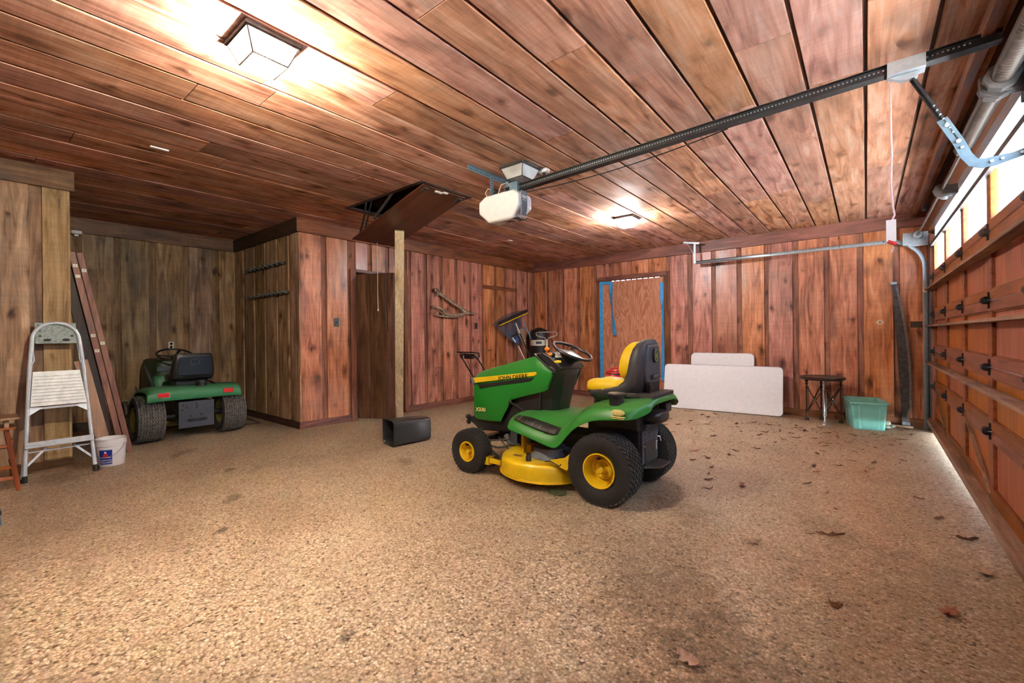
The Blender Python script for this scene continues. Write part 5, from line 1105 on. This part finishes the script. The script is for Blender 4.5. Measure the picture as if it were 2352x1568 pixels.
# twisted dry branch on the left wall
br = thing('twisted_branch', 'grey twisted dry branches hung as decoration on the left wall planks', 'branch', (-6.085, 5.75, 1.75))
P_ = lambda y, z, x=.0: (x, y-5.75, z-1.75)
m = MB(); m.tube([P_(5.33, 2.10), P_(5.50, 2.02), P_(5.62, 1.95, .02), P_(5.80, 1.87, .01), P_(5.93, 1.82, .02), P_(6.02, 1.76, .03), P_(6.09, 1.71, .03), P_(6.32, 1.715)], [0.0243, 0.0324, 0.0297, 0.0405, 0.0351, 0.0459, 0.0540, 0.0162], 8); m.tube([P_(5.78, 1.89, .01), P_(5.83, 1.94, .04)], [0.0162, 0.0108], 6); m.tube([P_(5.36, 2.12), P_(5.42, 2.05, .03), P_(5.40, 1.98)], [0.0270, 0.0405, 0.0162], 6); build('upper_branch', m, M['branch'], br)
m = MB(); m.tube([P_(5.285, 1.80), P_(5.42, 1.775, .02), P_(5.50, 1.74, .03), P_(5.55, 1.68, .03), P_(5.68, 1.65, .03), P_(5.82, 1.645, .03), P_(5.95, 1.66, .02), P_(6.07, 1.70, .03)], [0.0135, 0.0189, 0.0216, 0.0324, 0.0405, 0.0351, 0.0405, 0.0378], 8); m.tube([P_(5.30, 1.80), P_(5.31, 1.70, .02), P_(5.37, 1.64, .02), P_(5.50, 1.625, .02), P_(5.70, 1.62, .02), P_(5.92, 1.615, .01)], [0.0081, 0.0121, 0.0162, 0.0189, 0.0270, 0.0162], 6); build('lower_branch', m, M['branch'], br)
for a, b, c in (((5.45, 1.60), (5.52, 1.655), (5.57, 1.70)), ((5.72, 1.60), (5.77, 1.64), (5.80, 1.69)), ((5.66, 1.80), (5.72, 1.72), (5.78, 1.66)), ((5.55, 1.76), (5.62, 1.70), (5.66, 1.65)), ((6.05, 1.78), (6.06, 1.74), (6.10, 1.70)), ((5.76, 1.605), (5.80, 1.64), (5.86, 1.67)), ((5.40, 1.72), (5.46, 1.68), (5.56, 1.655)), ((6.1, 1.70), (6.25, 1.70), (6.42, 1.695))):
    m = MB(); m.tube([P_(a[0], a[1], .03), P_(b[0], b[1], .045), P_(c[0], c[1], .03)], [0.0068, 0.0149, 0.0095], 6); build('twig', m, M['branch'], br)

# ------------------------------------------------------------------ back wall
def rounded(w_, h_, r_, n=6):
    p = []
    for cx, cy, a0 in ((w_/2-r_, h_-r_, 0), (-w_/2+r_, h_-r_, 90), (-w_/2+r_, r_, 180), (w_/2-r_, r_, 270)):
        for k in range(n+1): a = R(a0+90*k/n); p.append((cx+r_*math.cos(a), cy+r_*math.sin(a)))
    return p
t = thing('folding_table', 'wide white plastic folding table top leaning on edge, the front one of two', 'table', (-1.965, 8.035, F(-1.965, 8.035)+.003), math.atan2(.137, 1.87))
t.rotation_euler = (R(-10.5), 0, math.atan2(.137, 1.87)); t.rotation_euler.rotate_axis('Y', R(.25))
m = MB(); m.prism(rounded(1.86, .79, .065), -.022, .022, 'Y'); build('table_top', m, M['white'], t, bevel=.009, seg=3)
m = MB(); m.prism([(p[0]*.95, .04+p[1]*.95-.02) for p in rounded(1.86, .79, .065)], .022, .03, 'Y'); build('underside', m, M['grey'], t)
for x in (-.6, .6): m = MB(); m.tube([(x, .04, .12), (x, .045, .66), (x*.6, .045, .66), (x*.6, .04, .12)], .013, 8); build('folding_leg', m, M['grey_met'], t)
t = thing('folding_table', 'narrower white plastic table standing on end behind the wide one', 'table', (-1.992, 8.30, F(-2, 8.3)+.003)); t.rotation_euler = (R(-4.0), 0, 0)
m = MB(); m.prism(rounded(1.03, .985, .07), -.02, .02, 'Y'); m.map(lambda x, y, z: (x, y, z+(.010*(1-(x/.5)**2) if z > .9 else 0))); build('table_top', m, M['white'], t, bevel=.009, seg=3)
m = MB(); m.box(-.42, .42, .02, .035, .08, .9); build('underside', m, M['grey'], t, bevel=.004)

s_ = thing('round_side_table', 'small round dark wood table with slim crossed metal legs by the back wall', 'side table', (-.52, 8.02, F(-.52, 8.02)), R(12))
m = MB(); m.lathe([(.001, .630), (.25, .630), (.275, .638), (.285, .652), (.288, .666), (.280, .678), (.262, .683), (.23, .672), (.001, .672)], (0,0,0), 'Z', 40); build('round_top', m, M['bronze'], s_)
L4 = [(-.20, -.20), (.06, -.275), (.235, -.03), (-.05, .20)]
L4 = [(-.205, .07), (-.02, -.29), (.245, .0), (.02, .235)]
for k, (x, y) in enumerate(L4):
    lg = thing('leg', None, None); lg.parent = s_
    m = MB(); m.tube([(x*.92, y*.92, .02), (x*.92, y*.92, .635)], .012, 8); m.tube([(x*.92+.024, y*.92, .12), (x*.92+.024, y*.92, .52)], .005, 6); build('post', m, M['chrome'] if k == 1 else M['bronze'], lg)
    for z, r_ in ((.03, .028), (.14, .020), (.18, .018), (.50, .018), (.56, .022), (.60, .024)):
        m = MB(); m.lathe([(.008, z-.012), (r_, z-.006), (r_, z+.006), (.008, z+.012)], (x*.92, y*.92, 0), 'Z', 12); build('collar', m, M['chrome'] if k == 1 else M['bronze'], lg)
    m = MB(); m.lathe([(.034, .0), (.026, .02), (.012, .03)], (x*.92, y*.92, 0), 'Z', 12); build('foot', m, M['chrome'] if k == 1 else M['bronze'], lg)
for k in range(4):
    p, q = L4[k], L4[(k+1) % 4]
    m = MB(); m.bar((p[0]*.92, p[1]*.92, .12), (q[0]*.92, q[1]*.92, .53), .006, .014); m.bar((p[0]*.92, p[1]*.92, .53), (q[0]*.92, q[1]*.92, .12), .006, .014); build('cross_brace', m, M['bronze'], s_, smooth=False)
    c = ((p[0]+q[0])*.46, (p[1]+q[1])*.46, .325); m = MB(); d = Vector((q[0]-p[0], q[1]-p[1], 0)).normalized(); m.tube([tuple(Vector(c)+d*(.024*math.cos(2*PI*i/16))+Vector((0,0,.024*math.sin(2*PI*i/16)))+Vector((d.y,-d.x,0))*.012) for i in range(16)], .006, 6, True); build('ring', m, M['chrome'], s_)

b = thing('storage_tote', 'open teal green plastic storage tote on the floor below the saw', 'storage box', (-.03, 7.99, F(-.03, 7.99)), R(10))
def trect(hx, hy, z, r_=.03, n=5):
    p = []
    for cx, cy, a0 in ((hx-r_, hy-r_, 0), (-hx+r_, hy-r_, 90), (-hx+r_, -hy+r_, 180), (hx-r_, -hy+r_, 270)):
        for k in range(n+1): a = R(a0+90*k/n); p.append((cx+r_*math.cos(a), cy+r_*math.sin(a), z))
    return p
m = MB(); m.rings([trect(.165, .27, .0), trect(.172, .28, .01), trect(.197, .315, .35), trect(.215, .332, .355), trect(.215, .332, .38), trect(.205, .322, .382), trect(.193, .311, .365), trect(.166, .272, .012), trect(.10, .2, .010)]); build('tub', m, M['teal'], b, ang=40)
for x in (-.10, .10):
    m = MB(); m.prism([(x-.012, .012), (x+.012, .012), (x*1.15+.014, .345), (x*1.15-.014, .345)], -.325, -.285, 'Y'); m.map(lambda xx, y, z: (xx, y*(.865+.135*z/.35), z)); build('rib', m, M['teal'], b, bevel=.004)
m = MB()
for x in (-.185, -.175, -.13, .11, .155, .185): m.box(x-.005, x+.005, -.334, -.331, .345, .352)
o = build('rim_notches', m, M['ink'], b, smooth=False)

sw_ = thing('crosscut_saw', 'long rusty crosscut saw blade standing against the back wall by the garage door', 'saw', (0, 0, 0))
edge_l = lambda z: .285+(.385-.285)*(1-(z+.09)/2.05)**.8
edge_r = lambda z: .350+.150*math.sin(min(1, (1.96-z)/1.5)*PI/2)**.9-(.03 if z < .1 else 0)
m = MB(); zs_ = [-.085+i*2.04/24 for i in range(25)]
m.sheet([[(edge_l(z), 8.40-.0, z), (edge_r(z)-.03, 8.40, z)] for z in zs_]); m.map(lambda x, y, z: (x, y-.07*max(0, 1-(z+.09)/2.05), z)); o = build('blade', m, M['rust'], sw_, smooth=False); solid(o, .004, 0)
for i in range(62):
    z = -.02+i*1.93/62; m = MB(); xr = edge_r(z)-.032; yy = 8.40-.07*max(0, 1-(z+.09)/2.05)
    m.prism([(xr-.003, z), (xr+.030, z+.003), (xr+.030, z+.010), (xr+.012, z+.014), (xr+.028, z+.020), (xr-.003, z+.026)], yy-.002, yy+.002, 'Y'); build('tooth', m, M['saw_tooth'], sw_, smooth=False)
for z0, z1, x0, x1 in ((1.925, 1.962, .278, .350), (-.085, -.030, .385, .47)):
    m = MB(); yy = 8.40-.07*max(0, 1-((z0+z1)/2+.09)/2.05); m.box(x0, x1, yy-.006, yy+.006, z0, z1); m.lathe([(.008, yy-.009), (.008, yy)], ((x0+x1)/2, 0, (z0+z1)/2), 'Y', 8); build('handle_plate', m, M['galv'], sw_, bevel=.002)
t = thing('wooden_plug', 'round pale wood plug in the back wall planks', 'plug', (.157, YB-.003, 1.385)); m = MB(); m.lathe([(.046, -.006), (.046, .004), (.001, .004)], (0,0,0), 'Y', 24); m.map(lambda x, y, z: (x, -y, z*.82)); build('disc', m, M['disc'], t); m = MB(); m.lathe([(.010, .0055), (.001, .0055)], (0,0,0), 'Y', 10); m.map(lambda x, y, z: (x, -y, z)); build('mark', m, M['string'], t)
t = thing('outlet_cover', 'dark brown cover plate on the back wall right of the saw', 'outlet', (.55, YB-.001, 1.345)); m = MB(); m.box(-.062, .062, -.007, 0, -.042, .042); build('cover', m, M['brown_plate'], t, bevel=.003); m = MB(); m.lathe([(.004, -.009), (.004, -.006)], (0,0,0), 'Y', 8); build('screw', m, M['rust'], t)
t = thing('wood_lath', 'pale wooden lath lying on the floor below the saw', 'lath', (.33, 8.26, F(.33, 8.26)+.012), R(-10)); m = MB(); m.box(-.17, .17, -.014, .014, -.011, .011); build('lath', m, M['pine'], t, smooth=False, bevel=.002)
# painter's tape round the plywood doorway
tp = []
def tape(label, pts, wd, facing=(0,-1,0), tw=None):
    t = thing('tape_strip', label, 'tape', pts[0], group='strips of blue painter tape'); o0 = Vector(pts[0]); rows = []
    for i, p in enumerate(pts):
        q0, q1 = Vector(pts[max(0, i-1)]), Vector(pts[min(len(pts)-1, i+1)]); d = (q1-q0).normalized(); f_ = Vector(facing)
        if tw: f_ = Matrix.Rotation(tw[i], 3, d) @ f_
        s = d.cross(f_).normalized(); rows.append([tuple(Vector(p)-o0-s*wd/2), tuple(Vector(p)-o0+s*wd/2)])
    m = MB(); m.sheet(rows); o = build('tape', m, M['tape'], t, smooth=False); solid(o, .003, 0)
yt = YB-.008
tape('blue tape running down the left edge of the plywood doorway', [(-4.345, yt, 2.36), (-4.352, yt, 1.9), (-4.35, yt-.004, 1.4), (-4.352, yt, .8), (-4.352, yt, .30)], .075)
tape('short blue tape strip across the top left of the plywood', [(-4.38, yt-.006, 2.335), (-4.25, yt-.006, 2.330), (-4.10, yt-.006, 2.318)], .055)
tape('loose blue tape strip hanging from the top left of the plywood', [(-4.115, yt-.02, 2.32), (-4.10, yt-.05, 2.05), (-4.07, yt-.07, 1.75), (-4.04, yt-.06, 1.45), (-4.025, yt-.05, 1.235)], .085, tw=[0, .5, .9, .4, .1])
tape('blue tape running down the right edge of the plywood doorway', [(-3.06, yt, 2.245), (-3.062, yt, 1.95), (-3.045, yt-.02, 1.80), (-3.035, yt-.03, 1.4), (-3.05, yt-.01, 1.0), (-3.062, yt, .35)], .065, tw=[0, 0, .4, .7, .3, 0])
# notes stamped on the plywood are too faint to read: left as grain

# ------------------------------------------------------------------ leaves and litter
def leaf_mesh(seed, L=.07, W=.035, lobes=3, curl=.02):
    r_ = random.Random(seed); m = MB(); rows = []
    for i in range(9):
        t_ = i/8; wv = W*math.sin(PI*min(1, t_*1.02))**.7*(1+.55*math.sin(t_*PI*lobes*2)*(.3+.7*(1-abs(t_-.5)*1.4)))
        wv = max(.002, wv); zc = .004+curl*(t_-.5)**2*3; e = curl*r_.uniform(.3, 1.0)
        rows.append([((t_-.5)*L, -wv, zc+e), ((t_-.5)*L, -wv*.45, zc+e*.25), ((t_-.5)*L, 0, zc), ((t_-.5)*L, wv*.45, zc+e*.25), ((t_-.5)*L, wv*r_.uniform(.7, 1), zc+e*r_.uniform(.5, 1.2))])
    m.sheet(rows); m.tube([(-L*.5, 0, .006), (-L*.85, r_.uniform(-.01, .01), .003)], .0012, 4); return m
lm = {}
def leaf(label, x, y, L, W, mat, rz, lobes=3, curl=.02, group=None, seed=1):
    z = FZ(x, y)
    o = build('dry_leaf', leaf_mesh(seed, L, W, lobes, curl), mat, None, (x, y, z+.001), ang=60, flip=False); o.rotation_euler = (0, 0, rz); solid(o, .0012, 0); tag(o, label, 'leaf', group); return o
leaf('large pale curled oak leaf nearest the camera on the floor', -.552, 1.767, .105, .034, M['leaf_pale'], R(-20), 3, .022, seed=2)
leaf('pale folded leaf on the bare floor right of the big mower', -.548, 3.029, .085, .032, M['leaf_pale'], R(30), 2, .03, seed=3)
leaf('long thin brown leaf on the floor halfway to the garage door', -.191, 3.464, .16, .018, M['leaf'], R(25), 2, .015, seed=4)
leaf('reddish leaf on the floor at the lower right', .284, 2.814, .10, .030, M['leaf_red'], R(60), 3, .02, seed=5)
leaf('dark small curled leaf on the floor near the lower right', -.122, 2.54, .055, .022, M['leaf'], R(10), 2, .03, seed=6)
leaf('grey white leaf near the lower part of the garage door', .482, 3.407, .10, .030, M['leaf_pale'], R(70), 3, .02, seed=7)
leaf('thin pale leaf beside the garage door gap', .554, 4.635, .14, .016, M['leaf_pale'], R(-15), 2, .01, seed=8)
leaf('brown leaf close to the garage door, next to the thin pale one', .479, 3.906, .11, .022, M['leaf'], R(20), 2, .02, seed=9)
leaf('small white leaf beyond the rear wheel of the big mower', -1.044, 3.904, .07, .026, M['leaf_pale'], R(5), 2, .012, seed=10)
lr = random.Random(21); k = 0
me_l = [build('dry_leaf', leaf_mesh(40+i, .075+.02*i, .022, 2+i % 2, .011), M['leaf' if i != 2 else 'leaf_red'], None, (0,0,0), ang=60, flip=False) for i in range(4)]
for o in me_l: solid(o, .0012, 0)
spots = []
for i in range(110):
    x = lr.uniform(-2.6, .45) if i < 62 else lr.uniform(-2.4, .4); y = lr.uniform(6.2, 8.1) if i < 62 else lr.uniform(4.0, 6.2)
    if -2.95 < x < -.95 and y > 7.75: y = lr.uniform(6.3, 7.6)
    if -.36 < x < .30 and y > 7.4: y = lr.uniform(6.4, 7.3)
    if -.85 < x < -.2 and y > 7.65: y = lr.uniform(6.6, 7.6)
    if all((x-a)**2+(y-b_)**2 > .02 for a, b_ in spots): spots.append((x, y))
for i, (x, y) in enumerate(spots):
    src = me_l[i % 4]; o = src if i < 4 else src.copy()
    if i >= 4: COL.objects.link(o)
    o.location = (x, y, FZ(x, y)+.001); s = lr.uniform(.5, 1.1); o.scale = (s, s, s); o.rotation_euler = (0, 0, lr.uniform(0, 6.28))
    tag(o, 'small dry brown leaf among the litter on the floor near the back wall', 'leaf', 'dry leaves near the back wall')
m = MB(); lr = random.Random(5)
for i in range(420):
    x, y = lr.gauss(-.6, 1.0), lr.gauss(7.0, .8)
    if not (-2.6 < x < .55 and 4 < y < 8.35): continue
    a, L = lr.uniform(0, 6.3), lr.uniform(.008, .035); z = FZ(x, y)+.003
    m.bar((x, y, z), (x+L*math.cos(a), y+L*math.sin(a), z+.004), .006, .003)
for i in range(120):
    x, y = lr.uniform(-4, .5), lr.uniform(2.5, 7); a, L = lr.uniform(0, 6.3), lr.uniform(.006, .02); z = FZ(x, y)+.002
    m.bar((x, y, z), (x+L*math.cos(a), y+L*math.sin(a), z+.002), .005, .003)
tag(build('leaf_crumbs', m, M['leaf'], None, smooth=False), 'crumbs of dry leaf scattered over the floor', 'litter', kind='stuff')
gc = thing('grass_clump', 'flat clump of green grass clippings on the floor by the mower rear wheel', 'grass', (-1.975, 3.02, FZ(-1.97, 3.02)))
m = MB(); m.ball((0, 0, .008), .085, .05, .014, 18, 8, .8); build('mat', m, M['grassm'], gc); m = MB()
for i in range(150):
    x, y = lr.gauss(0, .04), lr.gauss(0, .022); a = lr.uniform(0, 6.3); m.bar((x, y, .016), (x+.016*math.cos(a), y+.016*math.sin(a), .016+lr.uniform(-.004, .012)), .003, .002)
o = build('blades', m, M['grassm'], gc, smooth=False); o['kind'] = 'stuff'
lc = thing('white_litter', 'crumpled white paper scrap beside the teal tote', 'paper scrap', (.235, 7.93, FZ(.23, 7.93)))
for i in range(7):
    m = MB(); m.ball((lr.uniform(-.05, .05), lr.uniform(-.05, .05), .02+lr.uniform(0, .07)), .03, .025, .02, 7, 5, 1.0); m.map(lambda x, y, z: (x+lr.uniform(-.006, .006), y+lr.uniform(-.006, .006), max(0, z+lr.uniform(-.006, .006)))); build('scrap', m, M['cream'], lc, smooth=False)
